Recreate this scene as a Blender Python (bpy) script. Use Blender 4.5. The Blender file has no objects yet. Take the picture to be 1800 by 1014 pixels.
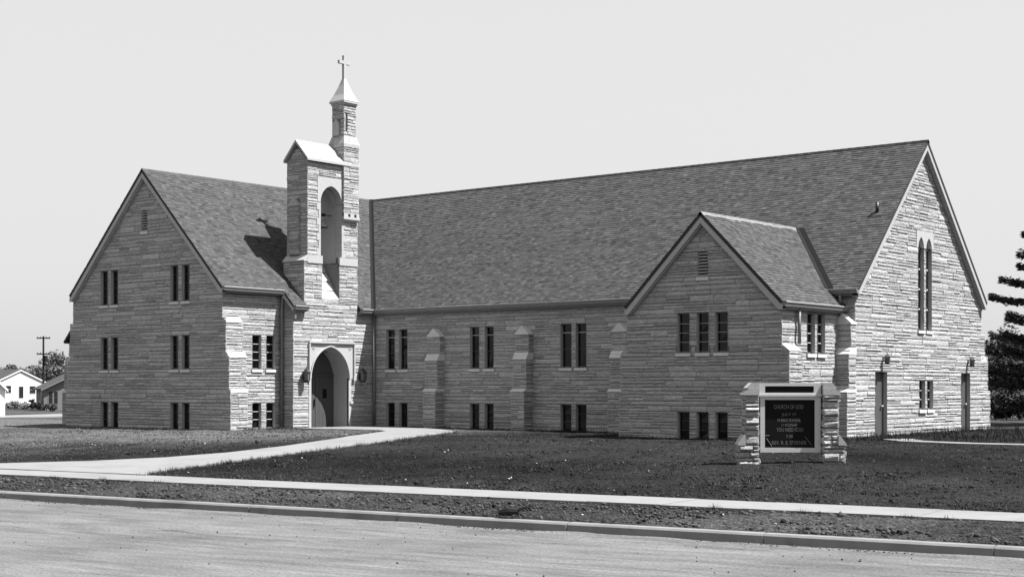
import bpy, math, random
import numpy as np
from mathutils import Vector
R = math.radians
rng = np.random.default_rng(7)
random.seed(11)
scene = bpy.context.scene
col = scene.collection

# ------------------------------------------------------------------ camera
YAW = R(38.881); FPX = 2646.77; YH = 679.14; HC = 1.65
cd = bpy.data.cameras.new('camera'); cam = bpy.data.objects.new('camera', cd); col.objects.link(cam)
cam.location = (0, 0, HC); cam.rotation_euler = (R(90), 0, YAW)
cd.sensor_fit = 'HORIZONTAL'; cd.sensor_width = 36.0; cd.lens = FPX/1800*36
cd.shift_y = (YH-507)/1800; cd.clip_start = .1; cd.clip_end = 8000
scene.camera = cam
scene.render.resolution_x = 1024; scene.render.resolution_y = 576

# ------------------------------------------------------------------ sky, sun, exposure
SUN = Vector((.50, .25, 1.0)).normalized()
w = bpy.data.worlds.new('World'); scene.world = w; w.use_nodes = True
nt = w.node_tree; nt.nodes.clear()
sky = nt.nodes.new('ShaderNodeTexSky'); sky.sky_type = 'NISHITA'; sky.sun_disc = False
sky.sun_elevation = math.asin(SUN.z); sky.sun_rotation = math.atan2(SUN.x, SUN.y)
sky.air_density = 1.6; sky.dust_density = 4.0; sky.ozone_density = 1.0; sky.altitude = 200
bw = nt.nodes.new('ShaderNodeRGBToBW')                     # black-and-white film
flat = nt.nodes.new('ShaderNodeMath'); flat.operation = 'POWER'; flat.inputs[1].default_value = .12   # pale hazy sky, film holds little gradient
bg = nt.nodes.new('ShaderNodeBackground'); bg.inputs[1].default_value = .15
out = nt.nodes.new('ShaderNodeOutputWorld')
sc_ = nt.nodes.new('ShaderNodeMath'); sc_.operation = 'MULTIPLY'; sc_.inputs[1].default_value = 1.62
nt.links.new(sky.outputs[0], bw.inputs[0]); nt.links.new(bw.outputs[0], flat.inputs[0])
nt.links.new(flat.outputs[0], sc_.inputs[0]); nt.links.new(sc_.outputs[0], bg.inputs[0]); nt.links.new(bg.outputs[0], out.inputs[0])
sd = bpy.data.lights.new('sun', 'SUN'); sd.energy = 5.0; sd.angle = R(.5); sd.color = (1, 1, 1)
so = bpy.data.objects.new('sun', sd); col.objects.link(so)
so.rotation_euler = SUN.to_track_quat('Z', 'Y').to_euler(); so.location = (20, 20, 60)
scene.view_settings.view_transform = 'Standard'; scene.view_settings.look = 'None'
scene.view_settings.exposure = 1.5; scene.view_settings.gamma = 1.0
scene.view_settings.use_curve_mapping = False

# ------------------------------------------------------------------ materials
MATS = {}
def mat(name, g, rough=.9, spec=.2, var=.0, scale=6., bump=0., bscale=30., tint=False, detail=4., stretch=None, rot=0., spots=None, metal=0., speck=None):
    m = bpy.data.materials.new(name); m.use_nodes = True
    t = m.node_tree; b = t.nodes['Principled BSDF']; N = t.nodes.new; L = t.links.new
    b.inputs['Roughness'].default_value = rough
    b.inputs['Specular IOR Level'].default_value = spec
    b.inputs['Metallic'].default_value = metal
    tc = N('ShaderNodeTexCoord')
    geo = N('ShaderNodeNewGeometry')
    vec = geo.outputs['Position']
    if stretch:
        mp = N('ShaderNodeMapping'); mp.vector_type = 'POINT'; mp.inputs['Rotation'].default_value = (0, 0, -rot)
        mp2 = N('ShaderNodeMapping'); mp2.inputs['Scale'].default_value = stretch
        L(vec, mp.inputs[0]); L(mp.outputs[0], mp2.inputs[0]); svec = mp2.outputs[0]
    else: svec = vec
    val = N('ShaderNodeValue'); val.outputs[0].default_value = g; cur = val.outputs[0]
    def mul(a, bsock):
        q = N('ShaderNodeMath'); q.operation = 'MULTIPLY'; L(a, q.inputs[0]); L(bsock, q.inputs[1]); return q.outputs[0]
    if var:
        n = N('ShaderNodeTexNoise'); n.inputs['Scale'].default_value = scale; n.inputs['Detail'].default_value = detail; n.inputs['Roughness'].default_value = .65
        L(svec, n.inputs['Vector'])
        mr = N('ShaderNodeMapRange'); mr.inputs[1].default_value = .3; mr.inputs[2].default_value = .7; mr.inputs[3].default_value = 1-var; mr.inputs[4].default_value = 1+var
        L(n.outputs['Fac'], mr.inputs[0]); cur = mul(cur, mr.outputs[0])
    if spots:   # (scale, lo, hi, amount): broad stains
        n = N('ShaderNodeTexNoise'); n.inputs['Scale'].default_value = spots[0]; n.inputs['Detail'].default_value = 5; L(vec, n.inputs['Vector'])
        mr = N('ShaderNodeMapRange'); mr.inputs[1].default_value = spots[1]; mr.inputs[2].default_value = spots[2]; mr.inputs[3].default_value = 1; mr.inputs[4].default_value = spots[3]
        L(n.outputs['Fac'], mr.inputs[0]); cur = mul(cur, mr.outputs[0])
    if speck:   # (scale, amount): fine speckle
        n = N('ShaderNodeTexNoise'); n.inputs['Scale'].default_value = speck[0]; n.inputs['Detail'].default_value = 3; L(vec, n.inputs['Vector'])
        mr = N('ShaderNodeMapRange'); mr.inputs[1].default_value = .3; mr.inputs[2].default_value = .7; mr.inputs[3].default_value = 1-speck[1]; mr.inputs[4].default_value = 1+speck[1]
        L(n.outputs['Fac'], mr.inputs[0]); cur = mul(cur, mr.outputs[0])
    if tint:
        a = N('ShaderNodeAttribute'); a.attribute_name = 'tint'; cur = mul(cur, a.outputs['Fac'])
    cb = N('ShaderNodeCombineColor'); 
    for i in range(3): L(cur, cb.inputs[i])
    L(cb.outputs[0], b.inputs['Base Color'])
    if bump:
        n2 = N('ShaderNodeTexNoise'); n2.inputs['Scale'].default_value = bscale; n2.inputs['Detail'].default_value = 6; n2.inputs['Roughness'].default_value = .7
        L(svec if stretch else vec, n2.inputs['Vector'])
        bp = N('ShaderNodeBump'); bp.inputs['Strength'].default_value = 1.0; bp.inputs['Distance'].default_value = bump
        L(n2.outputs['Fac'], bp.inputs['Height']); L(bp.outputs[0], b.inputs['Normal'])
    MATS[name] = m
    return m
STREET = R(7.0)
mat('rock', .328, .95, .1, var=.27, scale=6, detail=7, stretch=(1, 1, 3.2), bump=.05, bscale=9, tint=True, speck=(28, .14))
mat('sawn', .47, .85, .2, var=.08, scale=8, bump=.003, bscale=50)
mat('mortar', .13, .95, .1, var=.2, scale=8)
mat('dressed', .32, .85, .2, var=.07, scale=10, bump=.003, bscale=60)
mat('shingle', .059, .95, .1, var=.12, scale=40, tint=True)
mat('deck', .03, .8, .2)
mat('trim', .30, .6, .3, var=.05, scale=4)
mat('gutter', .13, .45, .5, var=.12, scale=3)
mat('flashing', .014, .9, .05)
mat('glass', .004, .08, .25)
mat('sash', .12, .5, .4)
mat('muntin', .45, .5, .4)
mat('muntin_shaded', .05, .5, .3)  # darker copy of the muntin for shaded fronts, shade put into its colour
mat('iron', .008, .45, .4)
mat('lamp_glass', .10, .3, .5)
mat('oak', .055, .6, .3, var=.25, scale=3, stretch=(18, 18, 1.2))
mat('door_paint', .06, .5, .4, var=.1, scale=5)
mat('concrete', .16, .9, .2, var=.07, scale=2.2, spots=(.6, .48, .75, .78))
mat('kerb', .15, .9, .2, var=.14, scale=2.5, spots=(.7, .52, .62, .72), bump=.004, bscale=40)
mat('road', .138, .95, .1, var=.30, scale=1.7, detail=12, stretch=(.34, 1.9, 1), rot=STREET, bump=.09, bscale=6, spots=(.45, .42, .7, .74), speck=(22, .28), tint=True)
mat('soil', .0150, 1., .05, var=.7, scale=7, detail=8, bump=.09, bscale=16, tint=True, speck=(26, .85))
mat('clod', .022, 1., .05, var=.35, scale=20, tint=True)
mat('grass', .026, .9, .1, tint=True)
mat('pebble', .35, .9, .2, tint=True)
mat('wood_dark', .02, .9, .1, var=.3, scale=12)
mat('white_paint', .55, .7, .3)
mat('grey_paint', .13, .7, .3)
mat('house_roof', .05, .95, .1, var=.15, scale=3)
mat('window_dark', .015, .2, .4)
mat('leaf', .075, .85, .15, tint=True)  # lightened for the far trees, distance haze put into the leaf colour
mat('leaf_dark', .06, .9, .1, tint=True)
mat('bark', .03, .95, .05, var=.3, scale=8)
mat('sign_white', .42, .6, .3, var=.05, scale=6)
mat('sign_black', .005, .6, .1)
mat('sign_letter', .13, .7, .2)
mat('bronze', .006, .75, .2)

# ------------------------------------------------------------------ mesh helpers
class MB:
    def __init__(s): s.v = []; s.f = []; s.t = []; s.has_t = False
    def add(s, verts, faces, tint=1.0):
        n = len(s.v); s.v.extend([tuple(float(c) for c in p) for p in verts]); s.f.extend([tuple(i+n for i in f) for f in faces])
        s.t.extend([tint]*len(verts)); return s
    def box(s, a, b, tint=1.0):
        (x0, y0, z0), (x1, y1, z1) = a, b
        return s.add([(x0,y0,z0),(x1,y0,z0),(x1,y1,z0),(x0,y1,z0),(x0,y0,z1),(x1,y0,z1),(x1,y1,z1),(x0,y1,z1)],
                     [(3,2,1,0),(4,5,6,7),(0,1,5,4),(1,2,6,5),(2,3,7,6),(3,0,4,7)], tint)
    def prism(s, poly, vec, tint=1.0):
        """polygon (list of 3d pts) extruded by vec"""
        n = len(poly); vec = Vector(vec); p = [Vector(q) for q in poly]
        vs = p+[q+vec for q in p]
        fs = [tuple(range(n-1, -1, -1)), tuple(range(n, 2*n))]+[(i, (i+1) % n, n+(i+1) % n, n+i) for i in range(n)]
        return s.add(vs, fs, tint)
    def tube(s, pts, r, n=8, tint=1.0, cap=True):
        pts = [Vector(p) for p in pts]; rs = r if isinstance(r, (list, tuple)) else [r]*len(pts)
        vs = []
        for i, p in enumerate(pts):
            d = (pts[min(i+1, len(pts)-1)]-pts[max(i-1, 0)]).normalized()
            a = d.cross(Vector((0, 0, 1))) if abs(d.z) < .95 else d.cross(Vector((1, 0, 0)))
            a.normalize(); b = d.cross(a)
            for k in range(n):
                q = 2*math.pi*k/n; vs.append(p+(a*math.cos(q)+b*math.sin(q))*rs[i])
        fs = []
        for i in range(len(pts)-1):
            for k in range(n): fs.append((i*n+k, i*n+(k+1) % n, (i+1)*n+(k+1) % n, (i+1)*n+k))
        if cap: fs += [tuple(range(n-1, -1, -1)), tuple(range((len(pts)-1)*n, len(pts)*n))]
        return s.add(vs, fs, tint)
    def lathe(s, c, prof, n=14, tint=1.0):
        vs = []; fs = []
        for r, z in prof:
            for k in range(n): a = 2*math.pi*k/n; vs.append((c[0]+r*math.cos(a), c[1]+r*math.sin(a), c[2]+z))
        for i in range(len(prof)-1):
            for k in range(n): fs.append((i*n+k, i*n+(k+1) % n, (i+1)*n+(k+1) % n, (i+1)*n+k))
        return s.add(vs, fs, tint)
    def build(s, name, m, parent=None, smooth=False):
        me = bpy.data.meshes.new(name); me.from_pydata(s.v, [], s.f); me.update()
        a = me.attributes.new('tint', 'FLOAT', 'POINT'); a.data.foreach_set('value', np.array(s.t, dtype=np.float32))
        me.materials.append(MATS[m])
        if smooth: me.polygons.foreach_set('use_smooth', [True]*len(me.polygons))
        o = bpy.data.objects.new(name, me); col.objects.link(o)
        if parent is not None:
            o.parent = parent
            o.matrix_parent_inverse = parent.matrix_world.inverted()
        return o
def empty(name, loc=(0, 0, 0), parent=None):
    o = bpy.data.objects.new(name, None); col.objects.link(o); o.location = loc; o.empty_display_size = .3
    o.matrix_world  # noqa
    if parent is not None: o.parent = parent
    return o
def tag(o, label=None, cat=None, group=None, kind=None):
    if label: o['label'] = label
    if cat: o['category'] = cat
    if group: o['group'] = group
    if kind: o['kind'] = kind
    return o

class Frame:
    """u runs along a wall, d outwards, z up; for axis-aligned walls u is world x or y"""
    def __init__(s, O, U, N): s.O = np.array([O[0], O[1], O[2] if len(O) > 2 else 0.]); s.U = np.array([U[0], U[1], 0.]); s.N = np.array([N[0], N[1], 0.])
    def p(s, u, z, d=0.): return s.O+s.U*u+s.N*d+np.array([0, 0, z])
    def off(s, d): return Frame(s.O+s.N*d, s.U, s.N)
def FY(y): return Frame((0, y), (1, 0), (0, -1))      # faces -y
def FX(x): return Frame((x, 0), (0, 1), (1, 0))       # faces +x
def FXm(x): return Frame((x, 0), (0, 1), (-1, 0))     # faces -x
def FYp(y): return Frame((0, y), (1, 0), (0, 1))      # faces +y
def fbox(mb, fr, u0, u1, z0, z1, d0, d1, tint=1.):
    P = [fr.p(u, z, d) for u, z, d in ((u0,z0,d0),(u1,z0,d0),(u1,z0,d1),(u0,z0,d1),(u0,z1,d0),(u1,z1,d0),(u1,z1,d1),(u0,z1,d1))]
    return mb.add(P, [(3,2,1,0),(4,5,6,7),(0,1,5,4),(1,2,6,5),(2,3,7,6),(3,0,4,7)], tint)
def fquad(mb, fr, q, tint=1.): return mb.add([fr.p(*a) for a in q], [tuple(range(len(q)))], tint)
def fprism(mb, fr, poly, d0, d1, tint=1.):
    """poly in (u,z), extruded in d"""
    n = len(poly)
    vs = [fr.p(u, z, d0) for u, z in poly]+[fr.p(u, z, d1) for u, z in poly]
    return mb.add(vs, [tuple(range(n-1, -1, -1)), tuple(range(n, 2*n))]+[(i, (i+1) % n, n+(i+1) % n, n+i) for i in range(n)], tint)
def fsideprism(mb, fr, u0, u1, poly, tint=1.):
    """poly in (d,z), extruded along u"""
    n = len(poly)
    vs = [fr.p(u0, z, d) for d, z in poly]+[fr.p(u1, z, d) for d, z in poly]
    return mb.add(vs, [tuple(range(n-1, -1, -1)), tuple(range(n, 2*n))]+[(i, (i+1) % n, n+(i+1) % n, n+i) for i in range(n)], tint)

# ------------------------------------------------------------------ plan of the church (metres; camera foot is the origin)
ZR = 10.194; ZEN = 4.778; YNE = 44.41; YR = 49.826      # nave: ridge, eave height, eave line, ridge line
XLC = -48.503; YLR = 36.945; ZEL = 5.391                # left wing: ridge line, rake front, eave height
XRR = -21.593                                           # nave right rake
XSC = -24.963; YSR = 40.33; ZSR = 7.093; ZES = 4.213    # small wing
YL = 37.15; XL1 = -43.93; XL0 = -53.28
XE = -43.25; YE0 = 40.12                                # entrance block
YN = 44.6; XR = -21.80; YB = 55.1
YS = 40.53; XS1 = -22.23; XS0 = -27.83

church = empty('church', (-38, 46, 0))
bpy.context.view_layer.update()
tag(church, 'pale rock-faced stone church with steep shingled roofs and a cross-topped bell tower', 'church')

# ------------------------------------------------------------------ masonry
POOL = []     # (verts, faces, tint, projected size)
CY, SY = math.cos(YAW), math.sin(YAW)
def px(p):
    d = -p[0]*SY+p[1]*CY; r = p[0]*CY+p[1]*SY
    return 900+FPX*r/d, YH-FPX*(p[2]-HC)/d
def stone(fr, q, proud, pool=True, tint=None, rough=1.0):
    """q: bl, br, tr, tl in (u,z); rock-faced stone standing proud of the mortar"""
    (a, za), (b, _), (c, zb), (e, _) = q
    L = max(b-a, c-e); H = zb-za
    if L < .03 or H < .02: return
    g = .0065
    ns = int(min(8, max(3, L/.16+2))); ntt = 5
    es = min(.03, L*.2)/L
    s = np.concatenate([[0], np.linspace(es, 1-es, ns-2) + (rng.uniform(-.3, .3, ns-2)*(1-2*es)/max(1, ns-3) if ns > 4 else 0), [1]])
    s = np.sort(np.clip(s, 0, 1)); t1 = min(.3, rng.uniform(.015, .03)/H); t = np.array([0, t1, rng.uniform(t1+.08, .5), rng.uniform(.62, .8), 1])
    S, T = np.meshgrid(s, t)
    lo = (a+g)*(1-T)+(e+g)*T; hi = (b-g)*(1-T)+(c-g)*T
    U = lo*(1-S)+hi*S; Z = za+g+(H-2*g)*T
    # ragged edges
    Z[0, :] += rng.uniform(0, .010, ns)*rough; Z[-1, :] -= rng.uniform(0, .008, ns)*rough
    base = proud*rng.uniform(.3, 1.35)
    D = base+rng.uniform(-.35, .35, S.shape)*proud*.42*rough
    D[1, :] *= .75; D[2, :] *= 1.12; D[3, :] *= rng.uniform(.85, 1.1)
    D[0, :] = base*rng.uniform(.3, .8); D[-1, :] = base*.55; D[:, 0] = np.minimum(D[:, 0], base*.6); D[:, -1] = np.minimum(D[:, -1], base*.6)
    P = fr.O+U[..., None]*fr.U+D[..., None]*fr.N; P[..., 2] = fr.O[2]+Z
    Q = fr.O+U[..., None]*fr.U-.012*fr.N; Q[..., 2] = fr.O[2]+Z
    vs = list(P.reshape(-1, 3)); fs = []
    for j in range(ntt-1):
        for i in range(ns-1): fs.append((j*ns+i, j*ns+i+1, (j+1)*ns+i+1, (j+1)*ns+i))
    ring = [(0, i) for i in range(ns)]+[(j, ns-1) for j in range(1, ntt)]+[(ntt-1, i) for i in range(ns-2, -1, -1)]+[(j, 0) for j in range(ntt-2, 0, -1)]
    n0 = len(vs)
    for j, i in ring: vs.append(Q[j, i])
    m = len(ring)
    for k in range(m):
        j, i = ring[k]; j2, i2 = ring[(k+1) % m]
        fs.append((j2*ns+i2, j*ns+i, n0+k, n0+(k+1) % m))
    if tint is None:
        tint = float(np.clip(rng.normal(1.0, .10), .70, 1.22))
    cen = P.mean(axis=(0, 1))
    p1 = px(fr.p(a, za)); p2 = px(fr.p(b, za)); p3 = px(fr.p(a, zb))
    size = abs(p2[0]-p1[0])*abs(p3[1]-p1[1])
    view = np.array([0, 0, HC])-cen
    if view@fr.N <= 0: size *= .01
    u, v = px(cen)
    if not (20 < u < 1780) or (1292 < u < 1488 and v > 665): size *= .05
    if pool: POOL.append((vs, fs, tint, size))
    return vs, fs, tint
def chop(lo, hi, lmin, lmax):
    out = []; x = lo
    while hi-x > 1e-4:
        l = rng.uniform(lmin, lmax)
        if hi-x-l < lmin*.7: l = hi-x
        out.append((x, min(hi, x+l))); x += l
    return out
def rect_hole(u0, u1, z0, z1):
    def f(a, b): return [(u0, u1)] if (b > z0+.004 and a < z1-.004) else []
    f.keys = (z0, z1); return f
def courses(z0, z1, keys):
    ks = sorted({round(k, 3) for k in keys if z0+.03 < k < z1-.03}); pts = [z0]
    for k in ks:
        if k-pts[-1] > .05: pts.append(k)
    if z1-pts[-1] < .05 and len(pts) > 1: pts.pop()
    pts.append(z1); out = [z0]
    for a, b in zip(pts[:-1], pts[1:]):
        h = b-a; hs = []
        while sum(hs) < h-.02: hs.append(rng.choice([.10, .13, .17, .20, .23], p=[.12, .2, .28, .25, .15])*rng.uniform(.92, 1.08))
        k = h/sum(hs)
        if k < .8 and len(hs) > 1: hs.pop(); k = h/sum(hs)
        z = a
        for q in hs: z += q*k; out.append(z)
        out[-1] = b
    return out
def facing(fr, z0, z1, lim, holes=(), keys=(), proud=.025, lmin=.45, lmax=1.35, rough=1., sink=None, split=1.):
    ks = list(keys)
    for h in holes: ks += list(h.keys)
    cs = courses(z0, z1, ks); add = sink if sink is not None else (lambda q: stone(fr, q, proud, rough=rough))
    for a, b in zip(cs[:-1], cs[1:]):
        la, lb = lim(a+1e-4), lim(b-1e-4)
        lo, hi = min(la[0], lb[0]), max(la[1], lb[1])
        iv = [(lo, hi)]
        for h in holes:
            for (c, d) in h(a, b):
                iv = [x for (p, q) in iv for x in ((p, min(q, c)), (max(p, d), q)) if x[1]-x[0] > .02]
        for (p, q) in iv:
            if p > lo and q < hi: pass
            for (s, e) in chop(p, q, lmin, lmax):
                H = b-a; layers = [(a, b)]
                r = rng.random()
                if H > .15 and r < .42*split:
                    k = rng.uniform(.38, .62); layers = [(a, a+H*k), (a+H*k, b)]
                elif H > .19 and r < .5*split: layers = [(a, a+H/3), (a+H/3, a+2*H/3), (a+2*H/3, b)]
                for (za, zb) in layers:
                    sub = [(s, e)]
                    if len(layers) > 1 and e-s > .9 and rng.random() < .5:
                        m = s+(e-s)*rng.uniform(.35, .65); sub = [(s, m), (m, e)]
                    l1, l2 = lim(za+1e-4), lim(zb-1e-4)
                    for (s1, e1) in sub:
                        q4 = [(max(s1, l1[0]), za), (min(e1, l1[1]), za), (min(e1, l2[1]), zb), (max(s1, l2[0]), zb)]
                        if q4[1][0]-q4[0][0] < .01: continue
                        if q4[2][0] < q4[3][0]: m = (q4[2][0]+q4[3][0])/2; q4[2] = (m+.005, zb); q4[3] = (m-.005, zb)
                        add(q4)
def const(a, b): return lambda z: (a, b)
def panel(fr, u0, u1, top, holes, depth=.26, z0=-.15, cuts=(), name='wall', m='mortar', back=False):
    """mortar backing of a wall with real recessed openings (holes = (u0,u1,z0,z1))"""
    mb = MB(); us = sorted({u0, u1, *cuts, *[h[0] for h in holes], *[h[1] for h in holes]})
    us = [u for u in us if u0 <= u <= u1]
    for a, b in zip(us[:-1], us[1:]):
        mid = (a+b)/2; z = z0
        for h in sorted([h for h in holes if h[0] < mid < h[1]], key=lambda h: h[2]):
            if h[2] > z+1e-4: fquad(mb, fr, [(a, z), (b, z), (b, h[2]), (a, h[2])])
            z = h[3]
        fquad(mb, fr, [(a, z), (b, z), (b, top(b)), (a, top(a))])
    o = mb.build(name, m, church)
    for h in holes:
        rv = MB()
        a, b, c, d = h[:4]; dep = h[4] if len(h) > 4 else depth
        f = .03
        q = [fr.p(u, z, e) for e in (f, -dep) for u, z in ((a, c), (b, c), (b, d), (a, d))]
        rv.add(q, [(0, 1, 5, 4), (1, 2, 6, 5), (2, 3, 7, 6), (3, 0, 4, 7)])
        if dep > .05: rv.build('reveal', 'dressed', o)
    return o
def arch_pts(w, h, n=10):
    """pointed arch, half width w, rise h: (du,dz) from left spring over apex to right spring"""
    c = (h*h-w*w)/(2*w); Rr = w+c; a1 = math.atan2(h, c)
    right = [(-c+Rr*math.cos(a1*k/n), Rr*math.sin(a1*k/n)) for k in range(n+1)]     # right spring -> apex
    left = [(-u, z) for u, z in right]
    return left+right[::-1][1:]
def arch_plate(mb, fr, u0, u1, zb, zt, cu, w, zs, h, d_front, d_back, n=10, soffit=True):
    A = [(cu+u, zs+z) for u, z in arch_pts(w, h, n)]
    def q(*pts): fquad(mb, fr, [(u, z, d_front) for u, z in pts])
    q((u0, zb), (cu-w, zb), (cu-w, zt), (u0, zt)); q((cu+w, zb), (u1, zb), (u1, zt), (cu+w, zt))
    for (a, za), (b, zb_) in zip(A[:-1], A[1:]): q((a, za), (b, zb_), (b, zt), (a, zt))
    path = [(cu-w, zb)]+A+[(cu+w, zb)]
    if soffit:
        for (a, za), (b, zb_) in zip(path[:-1], path[1:]): fquad(mb, fr, [(a, za, d_front), (b, zb_, d_front), (b, zb_, d_back), (a, za, d_back)])
    for (a, za), (b, zb_) in zip([(u0, zb), (u0, zt), (u1, zt)], [(u0, zt), (u1, zt), (u1, zb)]):
        fquad(mb, fr, [(a, za, d_front), (b, zb_, d_front), (b, zb_, -.01), (a, za, -.01)])
def ring(mb, fr, cu, w, zs, h, wid, d0, d1, n=12, zdown=None):
    """raised moulding following a pointed arch"""
    A = arch_pts(w, h, n); B = arch_pts(w+wid, h+wid*1.15, n)
    if zdown is not None: A = [(-w, zdown-zs)]+A+[(w, zdown-zs)]; B = [(-w-wid, zdown-zs)]+B+[(w+wid, zdown-zs)]
    for k in range(len(A)-1):
        (a, za), (b, zb), (c, zc), (e, ze) = A[k], A[k+1], B[k+1], B[k]
        V = [fr.p(cu+x, zs+z, d) for d in (d0, d1) for x, z in ((a, za), (b, zb), (c, zc), (e, ze))]
        mb.add(V, [(4,5,6,7), (0,1,5,4), (2,3,7,6), (1,2,6,5), (3,0,4,7)])

def window(fr, u0, u1, z0, z1, rows, dep=.11, sill=True, arch=None, rowz=None, thick=.018, sill_d=.07, bright=None):
    """one window light > frame, panes, muntins, sill"""
    f = .028; mb = MB()
    zt = z1
    fbox(mb, fr, u0, u0+f, z0, zt, -dep-.04, -dep+.02); fbox(mb, fr, u1-f, u1, z0, zt, -dep-.04, -dep+.02)
    fbox(mb, fr, u0+f, u1-f, z0, z0+f, -dep-.04, -dep+.02)
    if arch is None: fbox(mb, fr, u0+f, u1-f, zt-f, zt, -dep-.04, -dep+.02)
    win = mb.build('window', 'sash', church)
    if rowz is None: rowz = [z0+f+(zt-z0-2*f)*k/rows for k in range(rows+1)]
    for a, b in zip(rowz[:-1], rowz[1:]):
        p = MB(); j = rng.uniform(-.004, .004); fquad(p, fr, [(u0+f, a, -dep-.01), (u1-f, a, -dep-.01+j), (u1-f, b, -dep-.01-j), (u0+f, b, -dep-.01)]); p.build('pane', 'glass', win)
    if arch is not None:
        w_, h_ = arch; cu = (u0+u1)/2; p = MB(); A = [(cu+u, zt+z) for u, z in arch_pts(w_, h_, 8)]
        p.add([fr.p(u, z, -dep-.01) for u, z in A], [tuple(range(len(A)))]); p.build('pane', 'glass', win)
        rowz = list(rowz)+[zt+.01]
    for z in rowz[1:-1]:
        p = MB(); fbox(p, fr, u0+f, u1-f, z-thick/2, z+thick/2, -dep-.008, -dep+.022); p.build('muntin', 'muntin' if (bright is None or any(abs(z-q) < .02 for q in bright)) else 'muntin_shaded', win)
    if sill:
        p = MB(); fsideprism(p, fr, u0-.05, u1+.05, [(-dep, z0-.012), (sill_d, z0-.03), (sill_d, z0-.13), (-.02, z0-.13), (-dep, z0-.10)]); p.build('sill', 'sawn', win)
    return win

def buttress(fr, u0, u1, segs, sides='ab', gable=True, zbase=-.15, front=True):
    """segs: (z0,z1,projection) from the ground up, dressed weatherings between"""
    core = MB()
    for z0, z1, pr in segs: fbox(core, fr, u0+.01, u1-.01, z0 if z0 > .05 else zbase, z1, -.02, pr)
    b = core.build('buttress', 'mortar', church)
    for k, (z0, z1, pr) in enumerate(segs):
        up = segs[k+1][2] if k+1 < len(segs) else None
        if up is not None:
            za, zb = z1, segs[k+1][0]; n = 2 if zb-za > .2 else 1
            for i in range(n):
                d0 = pr+.035-(pr-up)*i/n; d1 = pr+.035-(pr-up)*(i+1)/n; a = za+(zb-za)*i/n; c = za+(zb-za)*(i+1)/n
                s = MB(); fsideprism(s, fr, u0-(.03 if 'a' in sides else -.0), u1+(.03 if 'b' in sides else 0), [(-.01, a+.002), (d0, a+.002), (d0, a+.03), (d1, c), (-.01, c)]); s.build('weathering_slab', 'sawn', b)
        elif gable:
            m_ = (u0+u1)/2; s = MB(); fprism(s, fr, [(u0-.04, z1), (u1+.04, z1), (u1+.04, z1+.04), (m_, z1+.34), (u0-.04, z1+.04)], -.01, pr+.05); s.build('gable_cap', 'sawn', b)
        else:
            s = MB(); fsideprism(s, fr, u0, u1, [(-.01, z1), (pr+.03, z1), (pr+.03, z1+.02), (.02, z1+.22), (-.01, z1+.22)]); s.build('weathering_slab', 'rock', b)
        if front: facing(fr.off(pr), max(z0, -.05), z1, const(u0-.02, u1+.02), lmin=.3, lmax=.7)
        for sd in sides:
            uu = u0 if sd == 'a' else u1
            O = fr.p(uu, 0, 0); f2 = Frame(O, fr.N, (-fr.U if sd == 'a' else fr.U)[:2])
            facing(f2, max(z0, -.05), z1, const(0, pr+.02), lmin=.3, lmax=.6)
    return b

# --- left wing gable (faces the street)
def gable_top(c, zr, drop=.30): return lambda u: zr-drop-abs(u-c)
def steps(pairs):   # pairs (z_top, projection) sorted by z
    def f(z):
        for zt, pr in pairs:
            if z < zt: return pr
        return 0.
    return f
lights_L = [(-51.40, -50.92), (-50.72, -50.25), (-46.95, -46.48), (-46.26, -45.80)]
rows_L = [(4.95, 6.32, 4), (2.33, 3.62, 4), (-.02, 1.02, 3)]
fL = FY(YL)
holesL = [(a, b, z0, z1) for a, b in lights_L for z0, z1, _ in rows_L]+[(-48.75, -48.38, 7.77, 8.58, .1)]
XCL = (XL0+XL1)/2
topL = gable_top(XLC, ZR)
panel(fL, XL0, XL1, lambda u: topL(u), holesL, cuts=[XLC])
stepL = steps([(1.55, .46), (2.74, .38), (4.26, .20)])
stepLr = lambda z: stepL(z)
def limL(z):
    g = ZR-.22-z
    return max(XL0-.04-stepL(z), XLC-g), min(XL1+.04+stepLr(z), XLC+g)
facing(fL, -.06, ZR-.35, limL, [rect_hole(*h[:4]) for h in holesL]+[rect_hole(a-.06, b+.06, z0-.14, z0) for a, b in lights_L for z0, z1, _ in rows_L if z0 > 0]+[rect_hole(-48.8, -48.33, 7.64, 7.77)],
       keys=[1.55, 2.74, 4.26])
for a, b in lights_L:
    for z0, z1, n in rows_L: window(fL, a, b, z0, z1, n, sill=z0 > 0, thick=.012, bright=())
def louver(fr, u0, u1, z0, z1, n):
    mb = MB(); fquad(mb, fr, [(u0, z0, -.1), (u1, z0, -.1), (u1, z1, -.1), (u0, z1, -.1)]); v = mb.build('louver_vent', 'flashing', church)
    for k in range(n):
        z = z0+(z1-z0)*(k+.5)/n; s = MB(); h = (z1-z0)/n
        fsideprism(s, fr, u0+.02, u1, [(.02, z-h*.30), (.02, z-h*.02), (-.09, z+h*.40), (-.09, z+h*.15)]); s.build('slat', 'trim', v)
    s = MB(); fbox(s, fr, u0-.04, u1+.04, z0-.12, z0-.005, -.05, .06); s.build('sill', 'sawn', v)
louver(fL, -48.75, -48.38, 7.77, 8.58, 8)
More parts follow.
